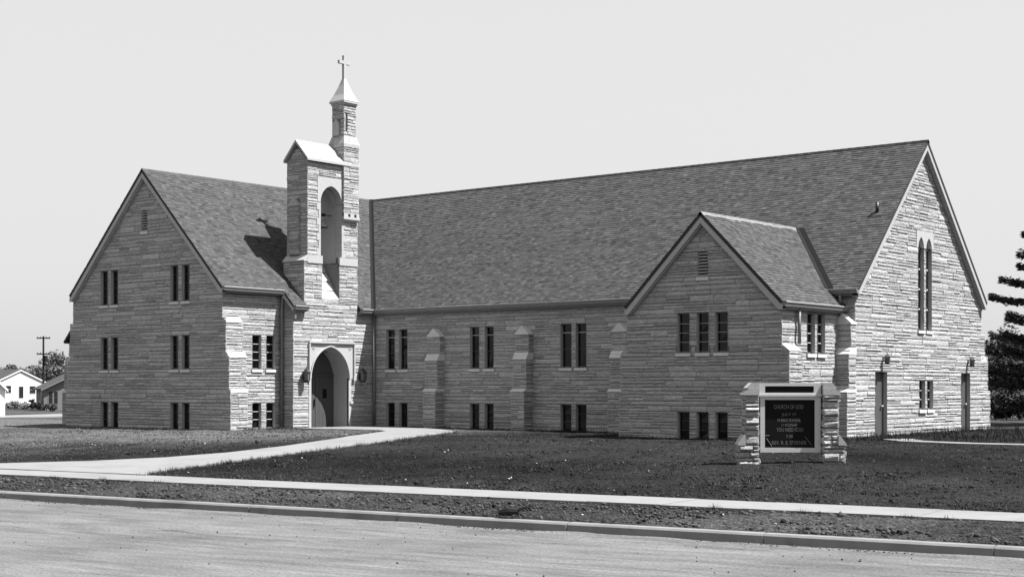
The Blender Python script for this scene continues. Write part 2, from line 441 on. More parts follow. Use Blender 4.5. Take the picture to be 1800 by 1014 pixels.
# side walls of the left wing
fLs = FX(XL1)
lights_Ls = [(38.63, 39.07), (39.34, 39.78)]
rows_Ls = [(2.33, 3.62, 4), (.05, 1.02, 3)]
holes = [(a, b, z0, z1) for a, b in lights_Ls for z0, z1, _ in rows_Ls]
panel(fLs, YL, YE0+.05, lambda u: ZEL-.2, holes)
facing(fLs, -.06, ZEL-.25, const(YL, YE0+.02), [rect_hole(*h) for h in holes]+[rect_hole(a-.06, b+.06, 2.19, 2.33) for a, b in lights_Ls]+[rect_hole(YL, 37.98, -1, 4.2)], keys=[])
for a, b in lights_Ls:
    for z0, z1, n in rows_Ls: window(fLs, a, b, z0, z1, n, sill=z0 > .2, thick=.02)
buttress(fLs, YL, 37.98, [(0, 1.42, .46), (1.55, 2.74, .38), (2.97, 4.05, .20)], sides='b', gable=False)
fLw = FXm(XL0)
panel(fLw, YL, 56, lambda u: ZEL-.2, [])
facing(fLw, -.06, ZEL-.25, const(YL, 41), [rect_hole(YL, 37.98, -1, 4.2)])
buttress(fLw, YL, 37.98, [(0, 1.42, .46), (1.55, 2.74, .38), (2.97, 4.05, .20)], sides='b', gable=False)
# lean-to on the far side of the left wing
XA = -55.0; YA = 38.15; ZA = 3.68
panel(FY(YA), XA, XL0, lambda u: ZA-.15+(u-XA), [])
facing(FY(YA), -.06, 5.0, lambda z: (max(XA-.03, XA+z-ZA+.15), XL0))
panel(FXm(XA), YA, 44, lambda u: ZA-.1, [])
facing(FXm(XA), -.06, ZA-.1, const(YA, 42))
buttress(FXm(XA), YA, YA+.75, [(0, 1.38, .50), (1.5, 2.5, .36)], sides='ab', gable=False)

# --- entrance block (faces +x) and its short return
fE = FX(XE)
DW = 1.03; DC = 42.08; DZS = 1.98; DH = 1.24
panel(fE, YE0, YN+.05, lambda u: ZEN-.05, [(DC-DW-.12, DC+DW+.12, -.15, 3.37, .02)], cuts=())
facing(fE, -.06, ZEN-.08, const(YE0-.03, YN), [rect_hole(40.93, 43.25, -1, 2.0), rect_hole(40.93, 43.40, 2.0, 3.37)], keys=[2.0, 3.37])
panel(FY(YE0), XL1-.05, XE, lambda u: ZEN-.05+(XE-u), [])
facing(FY(YE0), -.06, ZEN+.2, lambda z: (XL1, min(XE+.03, XE+ZEN-.1-z)))
door_sur = MB()
arch_plate(door_sur, fE, 40.93, 43.25, -.1, 2.0, DC, DW, 2.0, .001, .03, -.9)
door_sur.v.clear(); door_sur.f.clear(); door_sur.t.clear()
fbox(door_sur, fE, 40.93, DC-DW, -.12, DZS, -.05, .035); fbox(door_sur, fE, DC+DW, 43.25, -.12, DZS, -.05, .035)
arch_plate(door_sur, fE, 40.93, 43.40, DZS, 3.37, DC, DW, DZS, DH, .03, -.9, n=14)
for sgn in (-1, 1): fquad(door_sur, fE, [(DC+sgn*DW, -.12, .035), (DC+sgn*DW, DZS, .035), (DC+sgn*DW, DZS, -.9), (DC+sgn*DW, -.12, -.9)])
dsur = door_sur.build('door_surround', 'dressed', church)
mm = MB(); ring(mm, fE, DC, DW+.02, DZS, DH+.01, .05, .02, .075, n=14); mm.build('arch_moulding', 'dressed', dsur)
mm = MB()
fbox(mm, fE, 40.90, 43.43, 3.36, 3.43, 0, .11); mm.build('hood_mould', 'dressed', dsur)
mm = MB(); fbox(mm, fE, 40.90, 40.96, 1.9, 3.36, 0, .10); mm.build('hood_mould', 'dressed', dsur)
mm = MB(); fbox(mm, fE, 43.37, 43.43, 2.02, 3.36, 0, .10); fbox(mm, fE, 43.33, 43.47, 1.9, 2.02, 0, .12); mm.build('hood_mould', 'dressed', dsur)
mm = MB(); fbox(mm, fE, 43.17, 43.33, .95, 1.06, 0, .08); mm.build('boss', 'dressed', dsur)
for uc in (41.17, 43.19):            # carved spandrels
    for k in range(9):
        mm = MB(); a = 2*math.pi*k/8; r = .0 if k == 8 else .07
        c = fE.p(uc+r*math.cos(a), 3.20+r*math.sin(a), .03); mm.add([c+fE.U*.03, c-fE.U*.03, c+np.array([0,0,.03]), c-np.array([0,0,.03]), c+fE.N*.035], [(0,2,4),(2,1,4),(1,3,4),(3,0,4)]); mm.build('carved_leaf', 'dressed', dsur)
# the door itself: two leaves under a boarded tympanum, deep in the arch
fD = FX(XE-.86)
dm = MB(); A = [(DC+u, DZS+z) for u, z in arch_pts(DW, DH, 14)]
poly = [(DC-DW, -.02)]+A+[(DC+DW, -.02)]
fprism(dm, fD, poly, -.08, 0); door = dm.build('entrance_door', 'oak', church)
for leaf in (-1, 1):
    for k in range(5):
        a = DC+leaf*(.012+k*.203); b = a+leaf*.196
        mb = MB(); fbox(mb, fD, min(a, b), max(a, b), .02, 2.04, 0, .035); mb.build('plank', 'oak', door)
mb = MB(); fbox(mb, fD, DC-DW, DC+DW, 2.06, 2.14, 0, .06); mb.build('transom', 'oak', door)
for u in (DC+.52,):
    mb = MB(); fbox(mb, fD, u-.10, u+.10, 1.18, 1.55, .03, .05); mb.build('door_window', 'glass', door)
mb = MB(); fbox(mb, fD, DC-.62, DC-.42, 1.18, 1.55, .03, .05); mb.build('door_window', 'glass', door)
mb = MB(); fbox(mb, fD, DC-.09, DC-.05, .85, 1.15, .035, .09); mb.build('handle', 'iron', door)

# --- nave front wall
fN = FY(YN)
lights_N = [(-42.53, -42.06), (-41.81, -41.36), (-38.04, -37.58), (-37.29, -36.86), (-33.63, -33.14), (-32.93, -32.46)]
holes = [(a, b, 2.36, 3.96) for a, b in lights_N]+[(a, b, -.02, .99) for a, b in lights_N]
panel(fN, XE-.05, XR, lambda u: ZEN-.05, holes)
facing(fN, -.06, ZEN-.08, const(XE, XR+.03), [rect_hole(*h) for h in holes]+[rect_hole(a-.06, b+.06, 2.22, 2.36) for a, b in lights_N]+[rect_hole(XS0+.1, XS1-.1, -1, 4.3)])
for a, b in lights_N:
    window(fN, a, b, 2.36, 3.96, 3, rowz=[2.388, 3.02, 3.64, 3.932], thick=.02, bright=(3.64,))
    window(fN, a, b, -.02, .99, 3, sill=False, thick=.012, bright=())
for c in (-39.70, -35.25, -30.80):
    buttress(fN, c-.30, c+.30, [(0, 1.45, .55), (1.57, 2.66, .43), (2.93, 3.60, .28)])
# corner buttress by the small wing
buttress(fN, XR-.56, XR+.02, [(0, 1.45, .62), (1.57, 2.66, .50), (2.90, 3.64, .34)])

# --- nave gable end (faces +x, in full sun)
fG = FX(XR)
lanc = [(49.42, 49.89), (50.08, 50.55)]; gw = [(49.51, 49.99), (50.18, 50.67)]; doors = [(46.04, 46.92), (53.18, 54.0)]
holes = [(a, b, 3.62, 6.46, .24) for a, b in lanc]+[(a, b, .86, 1.85, .24) for a, b in gw]+[(a, b, -.02, 2.13, .24) for a, b in doors]
topG = gable_top(YR, ZR)
panel(fG, YN, YB, lambda u: topG(u), [h for h in holes]+[(lanc[0][0]-.02, lanc[1][1]+.02, 6.461, 7.02, .0)], cuts=[YR])
def limG(z):
    g = ZR-.22-z; sb = steps([(1.5, .85), (2.8, .62), (3.75, .32)])(z)
    return max(YN-.04, YR-g), min(YB+.04+sb, YR+g)
facing(fG, -.06, ZR-.35, limG, [rect_hole(*h[:4]) for h in holes]+[rect_hole(49.28, 50.69, 6.46, 7.05)]+[rect_hole(a-.06, b+.06, 3.48, 3.62) for a, b in lanc]+[rect_hole(a-.06, b+.06, .72, .86) for a, b in gw], keys=[1.5, 2.8, 3.75])
for a, b in lanc: window(fG, a, b, 3.62, 6.46, 4, dep=.12, arch=(.215, .34), thick=.05)
for a, b in gw: window(fG, a, b, .86, 1.85, 3, dep=.11, thick=.022)
mb = MB()
arch_plate(mb, fG, 49.28, 49.985, 6.46, 7.05, 49.655, .235, 6.46, .38, .03, -.22); arch_plate(mb, fG, 49.985, 50.69, 6.46, 7.05, 50.315, .235, 6.46, .38, .03, -.22)
mb.build('lancet_head', 'dressed', church)
buttress(FYp(YB), XR-.6, XR+.01, [(0, 1.38, .85), (1.5, 2.55, .62), (2.8, 3.5, .32)], sides='a', gable=False)
for a, b in doors:
    mb = MB(); f2 = FX(XR-.13); fbox(mb, f2, a+.03, b-.03, .0, 2.10, -.05, 0); d = mb.build('side_door', 'door_paint', church)
    mb = MB(); fbox(mb, f2, a, a+.03, -.02, 2.13, -.06, .03); fbox(mb, f2, b-.03, b, -.02, 2.13, -.06, .03); fbox(mb, f2, a, b, 2.10, 2.13, -.06, .03); mb.build('door_frame', 'sash', d)
    mb = MB(); fbox(mb, f2, a+.07, a+.34, 1.28, 1.78, -.01, .008); mb.build('door_window', 'glass', d)
    mb = MB(); fbox(mb, f2, b-.16, b-.10, .98, 1.03, .0, .07); fbox(mb, f2, b-.22, b-.10, .985, 1.02, .05, .075); mb.build('handle', 'muntin', d)
    mb = MB(); fbox(mb, FX(XR), a-.12, b+.12, -.12, -.02, -.2, .32); mb.build('door_sill', 'concrete', d)
# back and left walls, never dressed: out of sight from the street
mb = MB(); mb.box((XL0+.02, YB, -.15), (XR-.02, YB+.1, ZEN-.1)); mb.build('rear_wall', 'rock', church)
mb = MB(); fprism(mb, FYp(56.0), [(XL0, -.15), (XL1, -.15), (XL1, ZEL-.1), (XLC, ZR-.3), (XL0, ZEL-.1)], 0, .1); mb.build('rear_wall', 'rock', church)
mb = MB(); mb.box((XL1, YB+.1, -.15), (XL1+.1, 56, ZEL-.2)); mb.build('rear_wall', 'rock', church)

# --- small projecting wing
fS = FY(YS)
lights_S = [(-25.92, -25.47), (-25.20, -24.77), (-24.52, -24.08)]
holes = [(a, b, 2.73, 3.96) for a, b in lights_S]+[(a, b, -.03, .85) for a, b in lights_S]+[(-25.16, -24.80, 5.09, 5.87, .1)]
topS = gable_top(XSC, ZSR)
panel(fS, XS0, XS1, lambda u: topS(u), holes, cuts=[XSC])
stS = steps([(1.5, .32), (2.72, .25)])
def limS(z):
    g = ZSR-.22-z
    return max(XS0-.04-stS(z), XSC-g), min(XS1+.04+stS(z), XSC+g)
facing(fS, -.06, ZSR-.35, limS, [rect_hole(*h[:4]) for h in holes]+[rect_hole(a-.06, b+.06, 2.59, 2.73) for a, b in lights_S]+[rect_hole(-25.2, -24.75, 4.96, 5.09)], keys=[1.5, 2.72])
for a, b in lights_S:
    window(fS, a, b, 2.73, 3.96, 4, thick=.010); window(fS, a, b, -.03, .85, 3, sill=False, thick=.012, bright=())
louver(fS, -25.16, -24.80, 5.09, 5.87, 8)
fSs = FX(XS1)
lights_Ss = [(42.15, 42.64), (42.83, 43.32)]
holes = [(a, b, 2.69, 3.93, .24) for a, b in lights_Ss]
panel(fSs, YS, YN, lambda u: ZES-.1, holes)
facing(fSs, -.06, ZES-.12, const(YS, YN), [rect_hole(*h[:4]) for h in holes]+[rect_hole(a-.06, b+.06, 2.55, 2.69) for a, b in lights_Ss]+[rect_hole(YS, 41.33, -1, 2.9)])
for a, b in lights_Ss: window(fSs, a, b, 2.69, 3.93, 4, thick=.022)
buttress(fSs, YS, 41.33, [(0, 1.42, .32), (1.5, 2.72, .25)], sides='b', gable=False)
fSw = FXm(XS0)
panel(fSw, YS, YN, lambda u: ZES-.1, [])
facing(fSw, -.06, ZES-.12, const(YS, YN), [rect_hole(YS, 41.33, -1, 2.9)])
buttress(fSw, YS, 41.33, [(0, 1.42, .32), (1.5, 2.72, .25)], sides='b', gable=False)

# ------------------------------------------------------------------ bell gable tower
tower = empty('bell_tower', (0, 0, 0), church); tower.matrix_parent_inverse = church.matrix_world.inverted()
TX0 = -44.45; TX1 = XE; TY0 = 40.73; TY1 = 43.65; TU = 40.91
OB0, OB1 = 41.69, 42.63; O0, O1 = 41.59, 42.76; OC = (O0+O1)/2; OW = (O1-O0)/2
tb = MB()
tb.box((TX0, TY0, 3.0), (TX1-.03, OB0, 6.57)); tb.box((TX0, OB1, 3.0), (TX1-.03, TY1, 6.57)); tb.box((TX0, OB0, 3.0), (TX1-.6, OB1, 5.2))
tb.box((TX0, TU, 6.57), (TX1-.03, O0, 8.94)); tb.box((TX0, O1, 6.57), (TX1-.03, TY1, 8.94))
tb.box((TX0, TU, 8.94), (TX1-.03, O0-.1, 10.5)); tb.box((TX0, O1+.1, 8.94), (TX1-.03, TY1, 10.5)); tb.box((TX0, O0-.1, 9.95), (TX1-.03, O1+.1, 10.5))
tb.prism([(TX0, TU, 10.5), (TX1-.03, TU, 10.5), (-43.85, TU, 11.08)], (0, TY1-TU, 0))
tw = tb.build('tower_wall', 'mortar', tower)
fT = FX(TX1-.03)
facing(fT, 4.60, 5.12, const(TY0-.03, TY1+.02)); 
for a, b in ((TY0-.03, OB0), (OB1, TY1+.02)): facing(fT, 5.12, 6.5, const(a, b), lmin=.35, lmax=.8)
ql = lambda z: .10+.10*(int(z/.28) % 2)
for z in np.arange(6.82, 8.80, .30):
    facing(fT, z, z+.30, const(TU-.03, O0-(.1 if int(round((z-6.82)/.3)) % 2 else .2)), lmin=.35, lmax=.7)
    if z < 8.3: facing(fT, z, z+.30, const(O1+(.1 if int(round((z-6.82)/.3)) % 2 else .2), TY1+.02), lmin=.3, lmax=.6)
facing(fT, 8.92, 9.97, const(TU-.03, O0-.16)); facing(fT, 9.97, 10.48, const(TU-.03, TY1))
quo = MB()
for z in np.arange(6.82, 8.90, .30):
    k = int(round((z-6.82)/.3)) % 2; e = .1 if k else .2
    quo.v.clear(); quo.f.clear(); quo.t.clear(); fbox(quo, fT, O0-e, O0+.006, z+.003, z+.297, -.3, .03); quo.build('quoin', 'dressed', tower)
    quo.v.clear(); quo.f.clear(); quo.t.clear(); fbox(quo, fT, O1-.006, O1+e, z+.003, z+.297, -.3, .03); quo.build('quoin', 'dressed', tower)
mb = MB(); arch_plate(mb, fT, O0-.16, O1+.10, 8.94, 9.95, OC, OW, 8.94, .68, .03, -1.17, n=12); mb.build('arch_surround', 'dressed', tower)
fTb = FXm(TX0)
mb = MB(); arch_plate(mb, fTb, O0-.16, O1+.16, 8.94, 9.95, OC, OW, 8.94, .68, .02, 0, n=12, soffit=False); mb.build('arch_surround', 'dressed', tower)
mb = MB(); f3 = fT.off(-.32); ring(mb, f3, OC, OW-.07, 8.90, .58, .075, -.18, 0, n=12); mb.build('inner_arch', 'dressed', tower)
for yy, sg in ((O0, 1), (O1, -1)):      # smooth jambs of the bell opening
    mb = MB(); mb.box((TX0+.0, min(yy, yy+sg*.02), 6.6), (TX1-.34, max(yy, yy+sg*.02), 8.94)); mb.build('jamb', 'dressed', tower)
# sloped stepped sill under the bell opening
for k in range(4):
    z0 = 5.12+k*.37; x1 = TX1-.02-k*.24; mb = MB()
    mb.prism([(x1, OB0, z0), (x1-.24, OB0, z0+.345), (x1-.5, OB0, z0+.345), (x1-.5, OB0, z0)], (0, OB1-OB0, 0)); mb.build('sill_slab', 'dressed', tower)
# set-off weatherings where the tower narrows
for (a, b) in ((TX0, TX1-.03),):
    mb = MB(); mb.prism([(a-.03, TY0-.05, 6.55), (a-.03, TY0-.05, 6.6), (a-.03, TU, 6.84), (a-.03, TU, 6.55)], (b-a+.07, 0, 0)); mb.build('weathering_slab', 'dressed', tower)
for a, b in ((TU-.02, OB0), (OB1, TY1)):
    mb = MB(); fbox(mb, fT, a, b, 6.5, 6.815, -.05, .045); mb.build('weathering_slab', 'dressed', tower)
# street-side face of the tower
fTy = FY(TY0); facing(fTy, 4.55, 6.54, const(TX0, TX1), lmin=.35, lmax=.9)
fTu = FY(TU); facing(fTu, 6.84, 10.48, const(TX0, TX1), [rect_hole(-44.22, -43.70, 6.8, 9.05)], lmin=.3, lmax=.9)
facing(fTu, 10.48, 11.0, lambda z: (-43.85-(11.08-z)*1.03, -43.85+(11.08-z)*1.03), lmin=.3, lmax=.9)
mb = MB(); fbox(mb, fTu, -44.21, -43.71, 6.8, 8.75, -.02, .10); pil = mb.build('pilaster', 'mortar', tower)
mb = MB(); fprism(mb, fTu, [(-44.25, 8.75), (-43.67, 8.75), (-43.67, 8.79), (-43.96, 9.08), (-44.25, 8.79)], -.01, .17); mb.build('gable_cap', 'dressed', pil)
facing(fTu.off(.10), 6.84, 8.75, const(-44.22, -43.70), lmin=.3, lmax=.6)
facing(Frame((-43.70, TU), (0, -1), (1, 0)), 6.84, 8.75, const(0, .12), lmin=.2, lmax=.4)
# other two faces
facing(FYp(TY1), 4.9, 8.3, const(TX0, TX1), lmin=.35, lmax=1.)
facing(FXm(TX0), 6.2, 6.6, const(TY0, TY1)); facing(FXm(TX0), 6.6, 8.94, const(TU, O0)); facing(FXm(TX0), 6.6, 8.94, const(O1, TY1)); facing(FXm(TX0), 9.95, 10.48, const(TU, TY1))
# coped gable cap
cp = MB()
ex0, ex1 = -44.52, -43.13; ax = (ex0+ex1)/2
cp.prism([(ex0, TU-.14, 10.50), (ax, TU-.14, 11.24), (ex1, TU-.14, 10.50), (ex1, TU-.14, 10.60), (ax, TU-.14, 11.36), (ex0, TU-.14, 10.60)], (0, TY1-TU+.14, 0))
cp.build('coping', 'dressed', tower)
# turret
TCX = -43.57; TCY = 43.20
def ringbox(mb, h, z0, z1, h1=None):
    h1 = h if h1 is None else h1
    vs = [(TCX+sx*h, TCY+sy*h, z0) for sx, sy in ((-1,-1),(1,-1),(1,1),(-1,1))]+[(TCX+sx*h1, TCY+sy*h1, z1) for sx, sy in ((-1,-1),(1,-1),(1,1),(-1,1))]
    mb.add(vs, [(0,3,2,1),(4,5,6,7),(0,1,5,4),(1,2,6,5),(2,3,7,6),(3,0,4,7)])
tr = MB(); ringbox(tr, .405, 8.45, 11.28); tur = tr.build('turret', 'mortar', tower)
tr = MB(); ringbox(tr, .45, 8.36, 8.47); tr.build('corbel', 'dressed', tur)
tr = MB(); tr.box((TCX+.3, TCY-.42, 8.28), (TCX+.40, TCY+.42, 8.36)); tr.build('corbel', 'dressed', tur)
for dy in (-.14, .2):
    tr = MB(); tr.box((TCX+.40, TCY+dy-.05, 8.47), (TCX+.455, TCY+dy+.05, 8.58)); tr.build('drain_hole', 'flashing', tur)
tr = MB(); ringbox(tr, .455, 11.26, 11.40, .45); ringbox(tr, .45, 11.40, 11.74, .345); tr.build('weathering_slab', 'rock', tur)
hh = .405
for fr_, c0 in ((FX(TCX+hh), TCY), (FY(TCY-hh), TCX), (FYp(TCY+hh), TCX), (FXm(TCX-hh), TCY)):
    facing(fr_, 8.62, 11.26, const(c0-hh-.02, c0+hh+.02), lmin=.3, lmax=.8)
mb = MB(); fbox(mb, FX(TCX+hh), TCY-hh-.02, TCY+hh+.02, 8.47, 8.62, -.02, .03); mb.build('band', 'dressed', tur)
hu = .325
for k, (fr_, c0) in enumerate(((FX(TCX+hu), TCY), (FY(TCY-hu), TCX), (FYp(TCY+hu), TCX), (FXm(TCX-hu), TCY))):
    mb = MB(); sl = (c0-.26, c0-.15, 11.9, 12.62)
    if k % 2 == 0:
        for q in ([c0-hu, sl[0], 11.7, 13.05], [sl[1], c0+hu, 11.7, 13.05], [sl[0], sl[1], 11.7, sl[2]], [sl[0], sl[1], sl[3], 13.05]): fbox(mb, fr_, q[0], q[1], q[2], q[3], -.12, 0)
        fbox(mb, fr_, sl[0], sl[1], sl[2], sl[3], -.14, -.12)
        facing(fr_, 11.76, 12.98, const(c0-hu-.02, c0+hu+.02), [rect_hole(*sl)], lmin=.2, lmax=.5, proud=.03)
    else:
        fbox(mb, fr_, c0-hu, c0+hu, 11.7, 13.05, -.12, 0)
        facing(fr_, 11.76, 12.98, const(c0-hu-.02, c0+hu+.02), [rect_hole(c0-.25, c0+.13, 11.75, 12.40)], lmin=.2, lmax=.5, proud=.03)
        m2 = MB(); fprism(m2, fr_, [(c0-.24, 11.75), (c0+.12, 11.75), (c0+.12, 12.22), (c0-.06, 12.42), (c0-.24, 12.22)], -.01, .10); m2.build('niche_panel', 'dressed', tur)
    mb.build('turret_wall', 'mortar', tur)
tr = MB(); ringbox(tr, .37, 12.98, 13.06); ringbox(tr, .42, 13.06, 13.14); 
for (h0, z0, h1, z1) in ((.43, 13.14, .30, 13.40), (.30, 13.40, .15, 13.80), (.15, 13.80, .05, 14.12)): ringbox(tr, h0, z0, z1, h1)
tr.build('spire_cap', 'dressed', tur)
cr = MB(); cr.box((TCX-.06, TCY-.06, 14.05), (TCX+.06, TCY+.06, 15.03)); cr.box((TCX-.058, TCY-.31, 14.68), (TCX+.058, TCY-.061, 14.81)); cr.box((TCX-.058, TCY+.061, 14.68), (TCX+.058, TCY+.31, 14.81))
cr.build('cross', 'dressed', tower)
# bell with its yoke
be = MB(); be.lathe((-43.85, OC, 8.02), [(.31, 0), (.28, .04), (.22, .13), (.18, .26), (.16, .36), (.10, .43), (.0, .45)], 18); bell = be.build('bell', 'bronze', tower, True)
be = MB(); be.box((-43.91, OC-.2, 8.47), (-43.79, OC+.2, 8.58)); be.tube([(-43.85, O0-.01, 8.53), (-43.85, O1+.01, 8.53)], .018, 6); be.build('yoke', 'wood_dark', bell)
be = MB(); be.tube([(-43.85, OC, 8.10), (-43.85, OC, 7.95)], .05, 8); be.build('clapper', 'iron', bell)

# ------------------------------------------------------------------ roofs
def shingles(mb, P, a_lim, S, s_len, A, N, expo=.122, wid=.19):
    """courses of tabs. P(a,s)=origin; a_lim(s)->(a0,a1)"""
    P = np.array(P); S = np.array(S); A = np.array(A); N = np.array(N)
    n = int(s_len/expo)
    for k in range(n+1):
        s0 = k*expo; s1 = min(s_len, s0+expo*1.12)
        la, lb = a_lim(min(s_len, s0+.001)), a_lim(min(s_len, s0+expo))
        a0, a1 = min(la[0], lb[0]), max(la[1], lb[1]); x = a0-rng.uniform(0, wid)
        rowt = rng.uniform(.97, 1.03)
        while x < a1:
            w_ = wid*rng.uniform(.75, 1.3); u, v = max(x, a0), min(x+w_-.004, a1); x += w_
            if v-u < .02: continue
            lo0, hi0 = a_lim(s0+.001); lo1, hi1 = a_lim(min(s_len, s0+expo))
            q = [(max(u, lo0), s0), (min(v, hi0), s0), (min(v, hi1), s1), (max(u, lo1), s1)]
            if q[1][0] <= q[0][0] or q[2][0] <= q[3][0]: continue
            th = rng.uniform(.017, .028)
            B = [P+A*a+S*s for a, s in q]
            vs = [B[0]+N*th, B[1]+N*th, B[2]+N*.004, B[3]+N*.004, B[0]-N*.002, B[1]-N*.002]
            mb.add(vs, [(0,1,2,3), (4,5,1,0)], float(np.clip(rowt*rng.normal(1, .17), .6, 1.5)))
r2 = math.sqrt(.5)
def roof(name, parts, slab):
    mb = MB()
    for poly, vec in slab: mb.prism(poly, vec)
    ro = mb.build(name, 'deck', church)
    sm = MB()
    for p in parts: shingles(sm, *p)
    o = sm.build('shingles', 'shingle', ro); o['kind'] = 'stuff'
    return ro
T = .09; dn = lambda nx, ny, nz: (-nx*T, -ny*T, -nz*T)
NB = 2*YR-YNE
# nave: front slope, rear slope
nav_len = (ZR-ZEN)/r2
vx = lambda z: XLC+(ZR-z)             # left valley line x at height z (both slopes 45 degrees)
rn = roof('nave_roof', [((0, YNE, ZEN), lambda s: (XLC+(ZR-ZEN)-s*r2, XRR), (0, r2, r2), nav_len, (1, 0, 0), (0, -r2, r2))],
     [([(vx(ZEN), YNE, ZEN), (XRR, YNE, ZEN), (XRR, YR, ZR), (XLC, YR, ZR)], dn(0, -r2, r2)),
      ([(XLC+3, NB, ZEN), (XRR, NB, ZEN), (XRR, YR, ZR), (XLC, YR, ZR)], dn(0, r2, r2))])
# left wing: right slope with catslide over the entrance block, left slope
lw_len = (ZR-ZEL)/r2; XEV = XLC+(ZR-ZEN); XMV = XLC+(ZR-ZEL); Y1 = 40.0
rl = roof('left_wing_roof', [
      ((XMV, 0, ZEL), lambda s: (YLR, YNE+(ZEL-ZEN)+s*r2), (-r2, 0, r2), lw_len, (0, 1, 0), (r2, 0, r2)),
      ((XEV, 0, ZEN), lambda s: (Y1, TY0), (-r2, 0, r2), (ZEL-ZEN)/r2, (0, 1, 0), (r2, 0, r2)),
      ((XEV, 0, ZEN), lambda s: (TY1, YNE+s*r2), (-r2, 0, r2), (ZEL-ZEN)/r2, (0, 1, 0), (r2, 0, r2)),
      ((2*XLC-XMV, 0, ZEL), lambda s: (YLR, 56.2), (r2, 0, r2), lw_len, (0, 1, 0), (-r2, 0, r2)),
      ((-55.16, 0, ZA-.14), lambda s: (37.95, 44.2), (r2, 0, r2), (ZEL-ZA+.14)/r2, (0, 1, 0), (-r2, 0, r2))],
     [([(XMV, YLR, ZEL), (XMV, YNE+ZEL-ZEN, ZEL), (XLC, YR, ZR), (XLC, YLR, ZR)], dn(r2, 0, r2)),
      ([(XEV, Y1, ZEN), (XEV, TY0, ZEN), (XMV, TY0, ZEL), (XMV, Y1, ZEL)], dn(r2, 0, r2)),
      ([(XEV, TY1, ZEN), (XEV, YNE, ZEN), (XMV, YNE+ZEL-ZEN, ZEL), (XMV, TY1, ZEL)], dn(r2, 0, r2)),
      ([(2*XLC-XMV, YLR, ZEL), (2*XLC-XMV, 56.2, ZEL), (XLC, 56.2, ZR), (XLC, YLR, ZR)], dn(-r2, 0, r2)),
      ([(XMV, YR+4, ZEL), (XMV, 56.2, ZEL), (XLC, 56.2, ZR), (XLC, YR, ZR)], dn(r2, 0, r2)),
      ([(-55.16, 37.95, ZA-.14), (-55.16, 44.2, ZA-.14), (2*XLC-XMV, 44.2, ZEL), (2*XLC-XMV, 37.95, ZEL)], dn(-r2, 0, r2))])
# small wing
XS_E = XSC+(ZSR-ZES); yh = YNE+(ZSR-ZEN); sw = (ZSR-ZES)/r2
ylim = lambda z: YN if z < ZEN else YNE+(z-ZEN)
rs = roof('small_wing_roof', [
      ((XS_E, 0, ZES), lambda s: (YSR, ylim(ZES+s*r2)), (-r2, 0, r2), sw, (0, 1, 0), (r2, 0, r2)),
      ((2*XSC-XS_E, 0, ZES), lambda s: (YSR, ylim(ZES+s*r2)), (r2, 0, r2), sw, (0, 1, 0), (-r2, 0, r2))],
     [([(XS_E, YSR, ZES), (XS_E, YN, ZES), (XSC+(ZSR-ZEN), YNE, ZEN), (XSC, yh, ZSR), (XSC, YSR, ZSR)], dn(r2, 0, r2)),
      ([(2*XSC-XS_E, YSR, ZES), (2*XSC-XS_E, YN, ZES), (XSC-(ZSR-ZEN), YNE, ZEN), (XSC, yh, ZSR), (XSC, YSR, ZSR)], dn(-r2, 0, r2))])
# ridge caps
def ridge_cap(a, b, axis, m, parent, wid=.11):
    mb = MB(); a = Vector(a); b = Vector(b); side = Vector((0, 1, 0)) if axis == 'x' else Vector((1, 0, 0)); n = int((b-a).length/.3)
    for k in range(n):
        p = a.lerp(b, k/n); q = a.lerp(b, (k+1.06)/n); up = Vector((0, 0, .035)); dn_ = Vector((0, 0, -wid+.025))
        mb.add([p+side*wid+dn_, q+side*wid+dn_, q+up*.8, p+up, p-side*wid+dn_, q-side*wid+dn_], [(0,1,2,3), (3,2,5,4)], float(rng.uniform(.85, 1.15)))
    mb.build('ridge_cap', m, parent)
ridge_cap((XLC, YR, ZR), (XRR, YR, ZR), 'x', 'flashing', rn); ridge_cap((XLC, YLR, ZR), (XLC, YR, ZR), 'y', 'shingle', rl, .10); ridge_cap((XSC, YSR, ZSR), (XSC, yh, ZSR), 'y', 'gutter', rs, .13)
# valley flashings
def valley(p, q, sa, sb, parent, wid=.16):
    p = Vector(p); q = Vector(q); up = Vector((0, 0, .045)); sa = Vector(sa).normalized()*wid; sb = Vector(sb).normalized()*wid
    mb = MB(); mb.add([p+up, q+up, q+up+sa, p+up+sa, q+up+sb, p+up+sb], [(0,1,2,3), (1,0,5,4)]); mb.build('valley_flashing', 'flashing', parent)
valley((XLC, YR, ZR), (XEV, YNE, ZEN), (1, 0, 0), (0, -1, 0), rn, .13)
valley((XSC, yh, ZSR), (XSC+(ZSR-ZEN), YNE, ZEN), (1, 0, 0), (0, -1, 0), rs, .20)
# rake boards, closing the gap back to the wall
def rake(fr, c, zr, half, d0, d1, hgt=.22, parent=None):
    for sg in (-1, 1):
        o = .075
        mb = MB(); fprism(mb, fr, [(c, zr-o*1.414), (c+sg*half, zr-half-o*1.414), (c+sg*(half-.0), zr-half-o*1.414-.14), (c+sg*(half-.13), zr-half-o*1.414-.14), (c, zr-o*1.414-hgt*1.05)], d0, d1); mb.build('rake_board', 'trim', parent)
        mb = MB(); fprism(mb, fr, [(c, zr-o*1.414-hgt*1.05), (c+sg*(half-.14), zr-half-o*1.414-.13), (c+sg*(half-.19), zr-half-o*1.414-.13), (c, zr-o*1.414-hgt*1.05-.06)], d0, d1-.06); mb.build('rake_moulding', 'trim', parent)
rake(FY(YL), XLC, ZR, ZR-ZEL, .0, YL-YLR-.015, parent=rl)
rake(FX(XR), YR, ZR, ZR-ZEN, .0, XRR-XR-.015, parent=rn)
rake(FY(YS), XSC, ZSR, ZSR-ZES, .0, YS-YSR-.015, hgt=.22, parent=rs)
